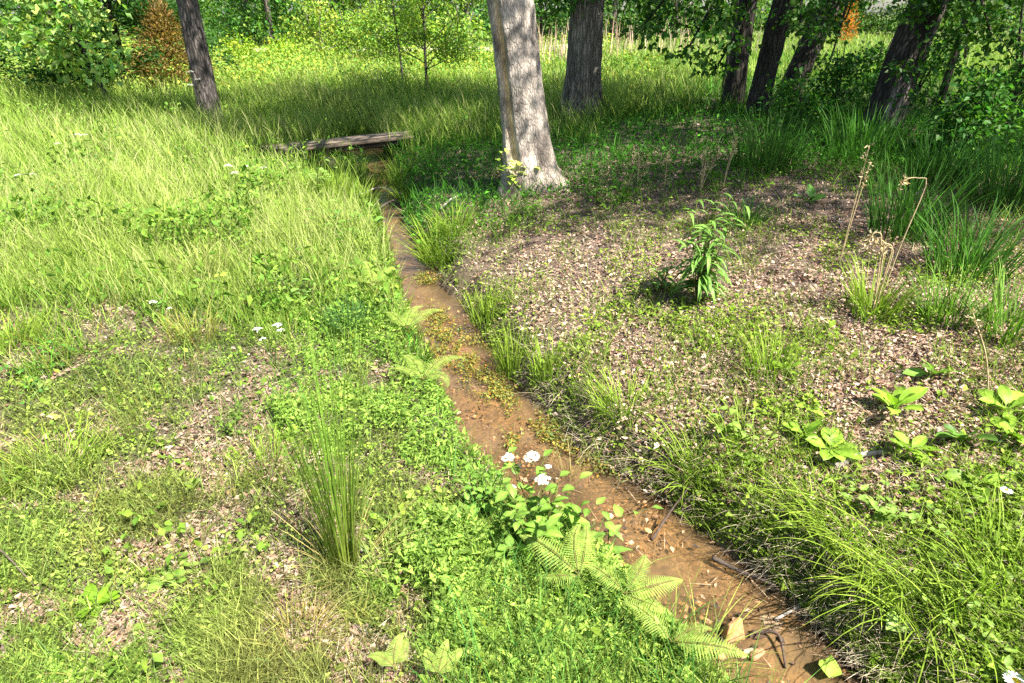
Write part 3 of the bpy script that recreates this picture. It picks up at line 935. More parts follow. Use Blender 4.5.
# thin stems in the shade
bk = (.09, .075, .06)
sapling('slender_sapling', 'thin bare black sapling just left of the shaded row of trunks', 'tree', G(722, 98), 4.5, (.12, 0), .045, (.04, .035, .03), 5, .09, (.05, .13, .02), None, 90, .3, low=.75)
sapling('slender_sapling', 'thin straight sapling close to the right of the leaning stripped trunk', 'tree', G(934, 122), 4.2, (.1, 0), .05, bk, 10, .085, (.05, .14, .02), None, 120, .3, low=.4)
und = 'leafy shrubs in the shade on the right'
for (u, v, h, cl, lab, ln) in [
    (985, 150, 2.1, 20, 'tall leafy shrub with forked dark stems at the shaded right edge', (.3, 0)),
    (1060, 165, 2.4, 20, 'dense leafy shrub partly cut off by the right border, behind ferny grass', (-.3, 0)),
    (1010, 108, 2.6, 11, 'airy leafy shrub against the sunlit field near the right border', (0, 0)),
    (835, 118, .8, 10, 'low leafy shrub between the leaning trunks in shade', (0, 0)),
    (800, 135, .65, 8, 'knee high leafy shrub in front of the shaded trunk row', (0, 0)),
    (910, 108, 1.0, 10, 'bushy shrub rising just behind the stripped leaning trunk', (.1, 0)),
    (945, 165, .8, 10, 'small dark leafy shrub in grass right of the stripped trunk', (0, 0)),
    (870, 100, .85, 8, 'thin light leafed shrub at the sunny gap left of the stripped trunk', (0, 0))]:
    sapling('leafy_shrub', lab, 'shrub', G(u, v), h, ln, .022, bk, cl, .065, (.055, .15, .022), und, 120, .24, 3 if h > 1.4 else 2, .12, .6, 1.25)

# young trees out in the meadow
sapling('young_tree', 'small young tree with open branching crown in the middle meadow', 'tree', G(427, 94), 3.3, (.05, 0), .036, (.10, .085, .07), 30, .07, (.17, .27, .03), 'two young trees in the meadow', 150, .28, 1, .26, .7, 1.25)
sapling('young_tree', 'thinner young tree leaning left just behind the open crowned one', 'tree', G(404, 86), 3.3, (-.3, .2), .03, (.10, .085, .07), 24, .07, (.20, .30, .035), 'two young trees in the meadow', 120, .26, 1, .3, .7, 1.0)
sapling('broadleaf_sapling', 'young tree with large bright pale green leaves before the dark juniper', 'tree', G(112, 106), 3.4, (-1.1, 0), .05, (.07, .06, .05), 30, .14, (.27, .40, .10), None, 60, .40, 1, .2, .7, .9, .75)


def juniper(name, label, base, h, r, col, n=9000, L=.11, asp=.28, group=None):
    t = thing(name, label, 'evergreen', base, group)
    mb = MB(); tube(mb, [(0, 0, -.1), (0, 0, h * .5), (0, 0, h)], [r * .025, r * .018, .01], 8, (.09, .06, .045)); mb.build('trunk', M_BARK, t)
    mc = MB()
    nb = 95
    for i in range(nb):
        q = i / nb; a = random.uniform(0, 6.3)
        R = r * (1 - q) ** .7 * random.uniform(.65, 1.1)
        s = np.array([0, 0, h * q * .95 + .12]); e = s + np.array([math.cos(a) * R, math.sin(a) * R, R * .35 * random.uniform(-.3, 1)])
        m = n // nb
        tt = rng.uniform(.04, 1, m)[:, None] ** .8
        P = s + (e - s) * tt + rng.normal(0, .10, (m, 3))
        D = unit((e - s)[None] + rng.normal(0, .5, (m, 3)) * np.linalg.norm(e - s) + [0, 0, .15])
        leaves(mc, P, D, rdir(m, 1), L * rng.uniform(.6, 1.3, m), L * asp, cols(m, col, .3, .1), .1)
    mc.build('crown', M_TREELEAF, t)
    return t


juniper('juniper', 'broad dark green juniper sweeping low behind the pale leafed sapling', G(120, 90) + np.array([0, .4, 0]), 5.2, 3.0, (.035, .095, .018), 38000, .12, .3)
juniper('juniper', 'rust brown drying juniper tucked beside the big dark green one', G(176, 93), 1.55, .95, (.22, .15, .05), 5200, .10)
juniper('juniper', 'tiny rust orange young juniper far off under the gap of white sky', G(884, 48) + np.array([0, 3, 0]), 1.9, .35, (.42, .17, .03), 1500, .12)

# ---- woods beyond the meadow, each tree by itself
far = 'trees at the edge of the woods'
spec = [(-70, 60, 7, (.08, .19, .02), 'woodland tree with open dark gap beneath, far left beyond the meadow'),
        (20, 50, 7, (.15, .27, .03), 'bright woodland tree rising behind the dark juniper on its left'),
        (150, 46, 8, (.10, .22, .025), 'woodland tree of mid green leaves above the juniper'),
        (225, 49, 7, (.12, .25, .03), 'woodland tree just right of the slim dark trunk'),
        (262, 50, 7, (.05, .13, .022), 'shady woodland tree with dark hollow under it, above the gravel road'),
        (318, 49, 7, (.10, .21, .025), 'woodland tree behind the yellow green shrub'),
        (365, 50, 8, (.10, .20, .025), 'woodland tree behind the two young meadow trees'),
        (415, 47, 8, (.12, .22, .03), 'woodland tree directly behind the young tree crowns'),
        (470, 48, 7, (.07, .16, .03), 'woodland tree immediately left of the pale barked trunk'),
        (540, 44, 7, (.06, .14, .025), 'shady woodland tree between the pale and the dark big trunks'),
        (625, 44, 7, (.07, .15, .03), 'woodland tree right of the thick dark trunk, behind dry reeds'),
        (690, 43, 8, (.08, .17, .03), 'woodland tree behind the drooping leafy bough'),
        (765, 42, 8, (.09, .18, .03), 'woodland tree behind the shaded row of trunks'),
        (960, 40, 8, (.10, .18, .04), 'woodland tree across the sunlit field beyond the leafy shrubs'),
        (1070, 44, 8, (.10, .18, .04), 'woodland tree beyond the field, past the right border')]
for (u, v, h, col, lab) in spec:
    b = G(u, v); b = b + np.array([0, random.uniform(0, 4), 0]); b[2] = H(b[0], b[1])
    t = thing('woodland_tree', lab, 'tree', b, far)
    mb = MB(); pc = curve([(0, 0, -.2), (random.gauss(0, .15), 0, 1.5), (random.gauss(0, .3), 0, h * .8)], 14)
    tube(mb, pc, np.linspace(.17, .06, 14), 8, (.13, .11, .09))
    cen = []; R = 2.3
    for i in range(46):
        a = random.uniform(0, 6.3); z = h * random.random() ** 1.7 * .95 + .35; rr = R * math.sqrt(random.random()) * (1.05 - .5 * z / h)
        cen.append((math.cos(a) * rr, math.sin(a) * rr, z))
        if i % 4 == 0: limb(mb, pc[min(13, int(z / h * 12))], cen[-1], .03, .008, (.12, .1, .08), .05, 5, 5)
    mb.build('trunk', M_BARK, t, smooth=True)
    mc = MB(); crown_leaves(mc, cen, np.full(46, .75), 120, .15, col, .3)
    mc.build('crown', M_TREELEAF, t)

shr = 'light green shrubs along the meadow edge'
for (u, v, h, col, lab, L) in [
        (320, 60, 1.9, (.25, .34, .055), 'yellow green shrub with a pale bent stem at the meadow edge', .12),
        (352, 58, 1.5, (.20, .31, .05), 'rounded bright shrub right beside the yellow green one', .12),
        (380, 62, 1.7, (.20, .31, .05), 'bright shrub behind the thinner young tree', .12),
        (460, 66, 1.6, (.20, .31, .05), 'bright shrub between the young tree and the pale barked trunk', .12),
        (282, 64, .7, (.25, .36, .03), 'low lime shrub in the meadow above the plank bridge', .1),
        (240, 66, .7, (.25, .36, .03), 'low lime shrub right of the slim dark trunk', .1),
        (205, 62, 1.2, (.06, .15, .03), 'dark green shrub half hidden behind the slim dark trunk', .1),
        (-20, 62, 1.3, (.12, .22, .04), 'shrub at the meadow edge past the left border', .12)]:
    sapling('meadow_shrub', lab, 'shrub', G(u, v), h, (.1, 0), .03, (.25, .22, .18), 16, L, col, shr, 100, .42, 3, .08, .7, 1.5)

# far-off mass of foliage that closes the view, open where the sky shows
mb = MB()
n = 46000
X = rng.uniform(-75, 75, n); Y = 36 + rng.uniform(0, 7, n) + .002 * X ** 2
u_, v_, _ = project(np.stack([X, Y, 2 + 0 * X], 1))
gap = np.exp(-((u_ - 886) / 40) ** 4)
topz = (7.5 + 3 * (fbm(X, Y, .25, 301) - .5)) * (1 - .985 * gap)
P = np.stack([X, Y, H(X, Y) + rng.uniform(0, 1, n) ** 1.6 * topz], 1)
c = cols(n, (.055, .12, .025), .4, .15)
leaves(mb, P, rdir(n), rdir(n, 1), rng.uniform(.3, .6, n), rng.uniform(.2, .4, n), c)
stuff(mb, 'far_woods', M_TREELEAF)

# off-frame trees whose shade falls into the picture
for (x, y, cz, R, n, cx, lab) in [
        (6.0, 4.6, 6.7, (2.7, 1.9, 1.4), 19, -2.0, 'tree outside the frame nearest on the right, shading the pale trunk'),
        (9.3, 5.6, 6.6, (3.0, 2.3, 1.5), 26, -.8, 'tree outside the frame behind the nearest one on the right'),
        (7.0, 2.2, 6.3, (2.3, 1.3, 1.0), 15, -1.2, 'sparse tree outside the frame on the right, dappling the litter bank'),
        (12.6, 9.6, 7.2, (2.8, 2.6, 1.8), 20, -.6, 'tree outside the frame farthest back on the right')]:
    b = np.array([x, y, H(x, y)])
    big_tree('shade_tree', lab, 'tree', b, (-.2, .1), .22, .15, (.09, .075, .06), M_BARK, (cx, 0, cz), R, n, 330, .115, (.05, .125, .018), 8.5, grp, seg=16)

# ------------------------------------------------------------------ plank bridge, sticks, stones
pl = G(300, 150); pr = G(410, 140)
pl = world_at(298, 146, 9.1); pr = world_at(408, 134, 9.6)
mid = (pl + pr) / 2; ax = pr - pl; Lp = np.linalg.norm(ax)
t = thing('plank_bridge', 'weathered plank footbridge laid across the creek in the meadow shade', 'footbridge', mid)
t.rotation_euler = (0, -math.asin(ax[2] / Lp), math.atan2(ax[1], ax[0]))


def board(name, x0, x1, y0, y1, z0, z1, col, parent, wob=.003):
    n = 14; V = []; K = []
    xs = np.linspace(x0, x1, n)
    for i, x in enumerate(xs):
        w = rng.normal(0, wob * .4, 4)
        for (yy, zz, q) in ((y0, z0, w[0]), (y1, z0, w[1]), (y1, z1, w[2]), (y0, z1, w[3])):
            V.append((x, yy + q * .5, zz + q)); K.append(np.asarray(col) * (.92 + .16 * random.random()))
    Q = []
    for i in range(n - 1):
        for j in range(4): Q.append((i * 4 + j, i * 4 + (j + 1) % 4, i * 4 + 4 + (j + 1) % 4, i * 4 + 4 + j))
    Q += [(3, 2, 1, 0), ((n - 1) * 4, (n - 1) * 4 + 1, (n - 1) * 4 + 2, (n - 1) * 4 + 3)]
    m_ = MB(); m_.add(V, None, Q, np.array(K))
    return m_.build(name, M_TIMBER, parent)


board('beam', -Lp * .5, Lp * .55, -.25, -.15, -.10, -.031, (.06, .042, .03), t)
board('beam', -Lp * .5, Lp * .5, .15, .25, -.10, -.031, (.06, .042, .03), t)
for i, y in enumerate((-.28, -.085, .11)):
    board('plank', -Lp * (.80 + .04 * i), Lp * (.52 + .02 * i), y, y + .187, -.028, .008, (.17, .135, .10) if i else (.10, .075, .055), t)


def stick(name, label, pts, r, col, seg=7, group=None, lift=.0):
    P = np.array(pts); o = P[0].copy()
    mb = MB(); n = 22
    tube(mb, curve(P - o, n), np.linspace(r, r * .5, n) * (1 + .25 * rng.normal(0, 1, n) * .4), seg, col)
    b = mb.build(name, M_STICK, None, o, True)
    return tag(b, label, 'stick', group)


def gp(u, v, dz=.0, bed=False):
    g = G(u, v) if not bed else plane_pt(u, v, z0f)
    return g + np.array([0, 0, dz])


stick('dead_branch', 'short grey dead branch lying among broad leaves on the right bank', [gp(832, 470, .015), gp(858, 461, .03), gp(886, 455, .015)], .017, (.22, .19, .17))
stick('dead_stick', 'dark bent twig poking out of the water under the right bank', [gp(652, 540, 0, True), gp(668, 522, .05, True), gp(688, 508, .14, True)], .006, (.07, .05, .04))
stick('dead_stick', 'long thin grey stick slanting from the right bank into the creek', [gp(775, 620, 0, True), gp(812, 600, .02, True), gp(850, 580, .16, True)], .006, (.30, .26, .22))
stick('dead_stick', 'dark wet stick along the foot of the right bank', [gp(712, 560, .012, True), gp(735, 573, .02, True), gp(775, 588, .012, True)], .010, (.07, .055, .045))
stick('dead_stick', 'dark root arching at the lower right waterline', [gp(752, 632, 0, True), gp(776, 640, .03, True), gp(786, 668, 0, True)], .008, (.08, .055, .04))
stick('dead_stick', 'pale straight twig spanning the creek at its upper end', [gp(362, 200, .06), gp(380, 198, .12, True), gp(402, 197, .06)], .011, (.42, .37, .3))
stick('dead_stick', 'grey fallen twig in shade left of the pale trunk', [gp(440, 212, .03), gp(452, 205, .06), gp(466, 196, .03)], .012, (.34, .3, .26))
stick('dead_stick', 'black broken branch lying across the narrow upper creek', [gp(372, 216, .0, True), gp(385, 210, .06, True), gp(400, 205, .08, True)], .018, (.06, .045, .04))
stick('dead_stick', 'thin dark stalk lying in the turf at the lower left border', [gp(0, 556, .05), gp(18, 574, .06), gp(36, 590, .02)], .004, (.10, .08, .06))


def stone(label, u, v, r, col, sq=(1, .8, .5), name='stone', bed=True, ang=False):
    p = gp(u, v, r * .12, bed)
    th = np.linspace(0, PI, 7); a = np.linspace(0, 2 * PI, 10, endpoint=False)
    V = np.array([[math.sin(q) * math.cos(w) * sq[0], math.sin(q) * math.sin(w) * sq[1], math.cos(q) * sq[2]] for q in th for w in a]) * r
    d = 1 + .5 * (vnoise(V[:, 0] / r * 1.3 + 5 + u, V[:, 1] / r * 1.3 + V[:, 2] / r + v, 3) - .5)
    V = V * d[:, None]
    if ang: V = np.round(V / (r * .42)) * r * .42 * .6 + V * .4
    Q = [(i * 10 + j, i * 10 + 10 + j, i * 10 + 10 + (j + 1) % 10, i * 10 + (j + 1) % 10) for i in range(6) for j in range(10)]
    mb = MB(); mb.add(V, None, Q, col)
    o = mb.build(name, M_STONE, None, p)
    o.rotation_euler = (0, 0, random.uniform(0, 6))
    return tag(o, label, 'stone', 'stones in the creek bed')


def shard(label, u, v, sx, sy, h, col):
    # broken angular slab: irregular foot, sloping ridge
    p = gp(u, v, -.01, True)
    V = np.array([(-sx, -sy * .8, 0), (sx * .7, -sy, 0), (sx, sy * .7, 0), (-sx * .8, sy, 0), (-sx * .5, -sy * .3, h * .8), (sx * .55, -sy * .35, h), (sx * .45, sy * .25, h * .93), (-sx * .45, sy * .3, h * .72)])
    V = V + rng.normal(0, .004, V.shape)
    Q = [(3, 2, 1, 0), (4, 5, 6, 7), (0, 1, 5, 4), (1, 2, 6, 5), (2, 3, 7, 6), (3, 0, 4, 7)]
    mb = MB(); mb.add(V, None, Q, col); o = mb.build('stone', M_STONE, None, p)
    o.rotation_euler = (random.uniform(-.2, .2), random.uniform(-.2, .2), random.uniform(-.5, .5))
    bv = o.modifiers.new('edge', 'BEVEL'); bv.width = .004; bv.segments = 2
    return tag(o, label, 'stone', 'stones in the creek bed')


shard('orange clay coloured stone slab standing in the water near the sedge', 733, 634, .045, .03, .085, (.36, .19, .085))
shard('pale tan stone lying below the orange slab', 748, 652, .035, .022, .02, (.30, .21, .14))
stone('small brown stone left of the pale tan stone', 720, 655, .022, (.30, .17, .09), ang=True)
stone('yellowish pebble in the water beneath the big bank twig', 648, 531, .016, (.50, .33, .12))
stone('small brown stone at the lower right waterline by the root', 757, 655, .03, (.34, .18, .09), (1, .6, .5), ang=True)
stone('grey pebble at the right waterline below the mossy mat', 612, 468, .018, (.4, .34, .27))
stone('flat grey stone at the foot of the right bank upstream', 556, 413, .035, (.36, .30, .25))

# ------------------------------------------------------------------ plants (each a thing)
def tuft(name, label, cat, u, v, n, h, r, lean, curl, w, c0, c1, group=None, az=None, azs=9., seg=5, mat=None, bed=False, loc=None):
    p = gp(u, v, 0, bed) if loc is None else loc
    a = rng.uniform(0, 6.3, n); q = np.sqrt(rng.uniform(0, 1, n)) * r
    P = np.stack([np.cos(a) * q, np.sin(a) * q, np.full(n, -.01)], 1)
    d = a + rng.normal(0, .5, n) if az is None else rng.normal(az, azs, n)
    mb = MB()
    hh = h * rng.uniform(.5, 1.1, n)
    k = np.exp(rng.normal(0, .25, (n, 1)))
    blades(mb, P, hh, w, d, np.abs(rng.normal(lean[0], lean[1], n)), rng.uniform(curl[0], curl[1], n), np.asarray(c0) * k, np.asarray(c1) * k, seg, face=d + PI / 2 + rng.normal(0, .6, n))
    o = mb.build(name, mat or M_GRASS, None, p)
    return tag(o, label, cat, group)


# the tall rush
t = thing('rush_clump', 'tall upright clump of thin dark green rushes in the left turf', 'rush', G(347, 572))
mb = MB(); n = 150
a = rng.uniform(0, 6.3, n); q = np.sqrt(rng.uniform(0, 1, n)) * .045
P = np.stack([np.cos(a) * q, np.sin(a) * q, np.zeros(n)], 1)
k = np.exp(rng.normal(0, .25, (n, 1)))
blades(mb, P, 1.0 * rng.uniform(.45, 1.05, n), .003, a, np.abs(rng.normal(.07, .08, n)), rng.uniform(.0, .34, n), np.array([.17, .20, .03]) * k, np.array([.12, .26, .03]) * k, 6, a + PI / 2)
mb.build('foliage', M_GRASS, t)
mb = MB(); n = 40; a = rng.uniform(0, 6.3, n)
P = np.stack([np.cos(a) * .04, np.sin(a) * .04, np.zeros(n)], 1)
k = np.exp(rng.normal(0, .25, (n, 1)))
blades(mb, P, .32 * rng.uniform(.4, 1.1, n), .004, a, rng.uniform(.3, .8, n), rng.uniform(.3, 1.0, n), np.array([.26, .2, .07]) * k, np.array([.32, .28, .1]) * k, 5, a + PI / 2)
mb.build('dry_blade_skirt', M_DRY, t)

GR0, GR1 = (.11, .19, .02), (.25, .34, .04)
DK0, DK1 = (.04, .10, .015), (.075, .20, .03)  # blade greens darkened to carry the shade under the right-hand trees
tg = 'grass tufts'
T = lambda lab, u, v, n, h, r, le, cu, w=.005, c0=GR0, c1=GR1, **k: tuft('grass_tuft', lab, 'grass tuft', u, v, n, h, r, le, cu, w, c0, c1, tg, **k)
T('bright spreading tuft on the litter bank above the creek bend', 625, 412, 160, .22, .12, (.3, .2), (.4, 1.2))
T('shaggy tuft with dry tips overhanging the creek cut on the right bank', 700, 470, 110, .27, .14, (.4, .25), (.6, 1.5))
T('dense tuft right of the shaggy overhanging one, under the flat leaves', 752, 448, 100, .24, .14, (.4, .2), (.4, 1.3))
T('tall thin bright grass at the right water edge, middle of the creek', 512, 372, 110, .33, .09, (.1, .1), (.2, .6))
T('bright upright grass beside a mossy stone on the right bank', 546, 376, 90, .27, .08, (.12, .1), (.2, .7))
T('fine upright grass on the right bank just upstream of the mossy mat', 488, 322, 120, .30, .12, (.12, .1), (.2, .7))
T('large arching tuft drooping over the narrow upper creek', 440, 262, 240, .48, .16, (.3, .2), (.5, 1.3), .006)
T('bright green tuft on the bank slope under the pale trunk', 455, 235, 160, .36, .14, (.25, .2), (.4, 1.2), .006)
T('tuft beside the ditch just below the plank bridge', 400, 185, 150, .40, .16, (.2, .2), (.3, 1.), .007)
T('yellow green tuft sprouting in the ditch under the plank', 358, 178, 120, .32, .1, (.2, .2), (.3, 1.), .007)
T('long bladed tuft arching left over the lower right bank', 850, 548, 85, .42, .13, (.45, .2), (.7, 1.5), az=3.3, azs=.8)
T('long bladed tuft with dry straw, lowest on the right bank', 925, 610, 100, .42, .16, (.5, .25), (.7, 1.5), az=3.6, azs=1.1)
T('tuft arching towards the water beside the pale slanting stick', 880, 588, 60, .34, .1, (.5, .2), (.6, 1.4), az=3.5, azs=.8)
T('tuft of coarse grass at the right border above the daisy', 1005, 585, 80, .32, .14, (.4, .25), (.5, 1.3))
T('small coarse tuft right of the shaggy overhanging one, below a round leaf', 812, 505, 70, .22, .11, (.4, .2), (.5, 1.3))
T('wispy tuft in the litter left of the broad leaved plants', 770, 372, 110, .24, .1, (.25, .2), (.3, 1.1))
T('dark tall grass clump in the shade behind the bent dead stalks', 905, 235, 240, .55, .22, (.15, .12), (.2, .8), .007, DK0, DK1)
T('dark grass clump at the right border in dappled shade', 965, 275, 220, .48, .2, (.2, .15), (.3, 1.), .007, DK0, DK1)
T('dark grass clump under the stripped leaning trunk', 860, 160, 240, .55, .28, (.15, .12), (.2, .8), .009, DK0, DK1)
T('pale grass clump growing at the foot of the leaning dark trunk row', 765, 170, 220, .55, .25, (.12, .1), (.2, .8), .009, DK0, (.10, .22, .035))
T('grass clump around the dry stalk right of the tall weed', 872, 315, 160, .34, .13, (.2, .15), (.3, 1.), .006)
T('compact blue green tuft in the lush left bank beside the creek', 350, 335, 220, .26, .09, (.25, .15), (.3, .9), .004, (.04, .09, .02), (.07, .17, .05))
T('wide lawn tuft at the left border above the bare patch', 55, 470, 260, .2, .17, (.45, .2), (.3, 1.2))
T('lawn tuft at the left border higher up, near dark clover', 15, 345, 200, .22, .15, (.35, .2), (.3, 1.))
T('tall meadow tuft with leaning blades left of the lush bank', 205, 285, 200, .34, .15, (.2, .15), (.2, .8), .0045, (.14, .17, .03), (.33, .34, .1))
T('fine tuft of thin yellowish grass right beside the rush foot', 395, 585, 170, .2, .09, (.35, .2), (.3, 1.1), .0028, (.13, .16, .04), (.26, .29, .1))
T('low reddish based tuft left of the rush foot', 300, 640, 170, .18, .06, (.7, .3), (.3, 1.), .003, (.28, .17, .05), (.24, .27, .08))
T('loose tuft between the rush and the white blossom cluster', 265, 470, 130, .17, .12, (.3, .2), (.3, 1.1), .0035)
T('upright meadow tuft at the top of the lush bank near the ditch', 330, 205, 200, .42, .2, (.2, .15), (.3, .9), .007)
T('yellow tipped tuft on the turf below the meadow grass', 195, 340, 150, .22, .12, (.25, .2), (.3, 1.), .0035, (.15, .16, .03), (.38, .36, .08))
T('tuft growing in the ditch between the twig and the plank', 372, 186, 130, .30, .12, (.3, .2), (.4, 1.2), .007)
T('tuft leaning into the upper creek from its left side', 362, 205, 130, .30, .12, (.3, .2), (.4, 1.2), .006)
T('short tuft on the bank right of the pale twig', 408, 200, 130, .28, .12, (.3, .2), (.4, 1.2), .006)
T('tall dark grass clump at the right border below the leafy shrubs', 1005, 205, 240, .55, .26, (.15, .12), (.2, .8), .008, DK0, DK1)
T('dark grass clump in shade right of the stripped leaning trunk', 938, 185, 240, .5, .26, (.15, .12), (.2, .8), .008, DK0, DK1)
T('half lit grass clump at the right border above the docks', 1008, 335, 180, .36, .16, (.25, .15), (.3, 1.), .006, (.07, .14, .02), (.14, .26, .035))  # greens between the bright and dark pairs: half shade in the colour
T('small half lit grass clump left of the one at the right border', 945, 320, 150, .32, .14, (.25, .15), (.3, 1.), .006, (.07, .14, .02), (.14, .26, .035))  # half shade put into the greens here too
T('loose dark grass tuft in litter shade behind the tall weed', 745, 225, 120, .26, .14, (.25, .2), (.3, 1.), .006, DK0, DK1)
tuft('sedge_tuft', 'few long sedge blades rising from the water by the ferns', 'sedge', 668, 648, 26, .34, .03, (.12, .14), (.1, .9), .0045, (.13, .16, .03), (.27, .31, .06), bed=True)
tuft('sedge_tuft', 'long drooping sedge blades crossing the orange slab at the bottom', 'sedge', 700, 672, 16, .36, .03, (.55, .2), (.6, 1.4), .0045, (.15, .19, .04), (.3, .34, .07), az=.3, azs=.7, bed=True)
tuft('sedge_tuft', 'wispy dry sedge blades in the water under the mossy mat', 'sedge', 566, 478, 26, .26, .04, (.3, .2), (.1, .7), .003, (.3, .24, .1), (.36, .32, .14), bed=True)


def fern(label, u, v, fr, lift=.075, group='ferns on the left bank'):
    """fr: list of (azimuth, length, elevation)"""
    t = thing('fern', label, 'fern', gp(u, v, lift * 1.5), group)
    for (az, L, el) in fr:
        L *= .88 * random.uniform(.8, 1.15); curl_ = random.gauss(0, .5)
        mb = MB(); n = 28
        pts = [np.zeros(3)]
        for i in range(n):
            e = el - 1.35 * (i / n) ** 1.2
            pts.append(pts[-1] + np.array([math.cos(az + curl_ * i / n) * math.cos(e), math.sin(az + curl_ * i / n) * math.cos(e), math.sin(e)]) * L / n)
        pts = np.array(pts)
        tube(mb, pts, np.linspace(.0022, .0006, n + 1), 5, (.22, .2, .06))
        tang = unit(np.gradient(pts, axis=0)); up = np.array([0, 0, 1.])
        P = []; D = []; LL = []
        for i in range(3, n + 1):
            s = np.cross(tang[i], up); s /= np.linalg.norm(s)
            q = i / n; w = L * .25 * min(1, (q - .05) / .22) * (1 - max(0, (q - .35)) / .68) ** .9
            for sg in (-1, 1):
                d = unit(s * sg + tang[i] * .35 - up * .16)
                m = 9
                base = pts[i]
                for j in range(1, m + 1):     # lobed pinna: little leaflets along it
                    f = j / m
                    for sg2 in (-1, 1):
                        P.append(base + d * w * f * .92); D.append(unit(d * .75 + tang[i] * sg2)); LL.append(max(.002, L / n * .62 * (1.1 - f * .75)))
                P.append(base); D.append(d); LL.append(w)
        P = np.array(P); D = np.array(D); LL = np.array(LL)
        k = math.exp(random.gauss(0, .12))
        W = np.where(LL > L / n, L / n * .6, LL * .75)
        leaves(mb, P, D, np.tile(up, (len(P), 1)) + rng.normal(0, .15, (len(P), 3)), LL, W, cols(len(P), np.array([.32, .42, .09]) * k, .12, .06), .1)
        mb.build('frond', M_LEAF, t)
    return t


fern('fern with wide fronds spreading left below the blossoming shrub', 578, 600, [(2.7, .30, .7), (2.0, .26, .9), (3.6, .22, .5), (1.2, .22, .9)])
fern('pale fern with fronds spilling towards the water', 622, 618, [(-.2, .28, .6), (.6, .22, .8), (2.6, .24, .8), (-1.0, .2, .5)])
fern('fern at the bottom border under the spilling pale fern', 668, 668, [(-.6, .24, .7), (2.4, .2, .8), (.4, .18, .8)])
fern('single small fern rising from the turf at the bottom border', 398, 694, [(1.9, .14, 1.0), (2.6, .10, .7), (.9, .11, .8)])
fern('small fern at the bottom border right of the single one', 440, 702, [(1.3, .13, .9), (.6, .12, .8), (2.3, .10, .7)])
fern('bright fern on the creek edge among creeping plants, upstream of the blossoms', 425, 398, [(1.0, .32, .8), (2.2, .28, .8), (.2, .26, .7), (3.0, .24, .8)])
fern('light fern leaning over the creek next to the mossy mat', 408, 345, [(.6, .32, .8), (1.6, .3, .9), (2.6, .26, .8)])
fern('fern on the lush bank above the compact blue green tuft', 375, 300, [(.5, .3, .9), (1.8, .3, .9), (3.0, .26, .7)])


def white_head(parent, p, r, n=34):
    mb = MB()
    a = rng.uniform(0, 6.3, n); q = np.sqrt(rng.uniform(0, 1, n)) * r
    P = np.stack([np.cos(a) * q, np.sin(a) * q, r * .35 * (1 - (q / r) ** 2) + rng.normal(0, r * .06, n)], 1) + p
    for k in range(5):
        w = a + k * 1.257 + rng.normal(0, .2, n)
        D = np.stack([np.cos(w), np.sin(w), rng.normal(.25, .2, n)], 1)
        leaves(mb, P, D, rdir(n, 4), r * .3, r * .26, cols(n, (.62, .63, .55), .12, .02), .1)
    return mb.build('flower_head', M_PETAL, parent)


def leafy_plant(name, label, cat, u, v, stems, L, W, col, kind='ovate', heads=(), nper=8, bed=False, group=None, droop=.7, dz=0., elev=.45):
    """stems: list of (dx, dy, h); broad leaves up each stem"""
    t = thing(name, label, cat, gp(u, v, dz, bed), group)
    ms = MB(); ml = MB()
    for (dx, dy, h) in stems:
        pc = curve([(0, 0, -.02), (dx * .4, dy * .4, h * .5), (dx, dy, h)], 10)
        tube(ms, pc, np.linspace(.0035, .0015, 10), 5, (.14, .13, .04))
        for i in range(nper):
            q = .25 + .75 * i / max(1, nper - 1)
            p = pc[min(9, int(q * 9))]
            az = i * 2.4 + random.uniform(-.5, .5); s = (1.15 - .4 * q) * random.uniform(.7, 1.15)
            broad(ml, p, az, elev + random.gauss(0, .25), L * s, W * s, np.asarray(col) * math.exp(random.gauss(0, .2)), kind, droop)
    ms.build('stem', M_LEAF, t); ml.build('foliage', M_GLOSSY, t)
    for (dx, dy, dz2, r) in heads: white_head(t, np.array([dx, dy, dz2]), r * .78)
    return t


def rs(n, r, h, hv=.25):
    return [(random.gauss(0, r), random.gauss(0, r), h * random.uniform(1 - hv, 1 + hv)) for _ in range(n)]


leafy_plant('flowering_shrub', 'leafy shrub with flat white blossom heads overhanging the creek', 'flowering shrub', 540, 552, rs(16, .13, .25, .35), .075, .042, (.16, .28, .04),
            heads=[(-.12, .17, .30, .03), (-.03, .16, .31, .036), (0.01, .08, .27, .034), (.03, .13, .29, .016), (-.08, -.04, .19, .022), (-.10, .10, .22, .014), (.0, .03, .2, .012)], nper=9, group=None)
leafy_plant('leafy_seedling', 'upright seedling with long drooping bright leaves against the brown water', 'seedling', 607, 560, [(-.005, 0, .21)], .11, .038, (.17, .30, .05), 'lance', nper=7, droop=1.1, elev=.3)
leafy_plant('leafy_seedling', 'rounded leafy clump between the blossoms and the creek ferns', 'seedling', 480, 520, rs(9, .09, .14), .05, .03, (.14, .27, .04), nper=7)
leafy_plant('leafy_seedling', 'yellow green sprout at the foot of the pale trunk', 'seedling', 516, 197, rs(9, .12, .36), .11, .07, (.30, .42, .06), nper=7)
leafy_plant('leafy_seedling', 'small green sprout in leaf litter right of the pale trunk', 'seedling', 597, 205, rs(5, .06, .2), .07, .04, (.14, .27, .04), nper=5)
leafy_plant('leafy_seedling', 'leafy sprouts on the lush bank between the ditch and the meadow', 'seedling', 345, 245, rs(8, .2, .3), .10, .06, (.13, .26, .04), nper=6)
leafy_plant('leafy_seedling', 'pale leafed plant on the bank top near the ditch', 'seedling', 318, 200, rs(8, .22, .3), .10, .065, (.20, .31, .07), nper=6)
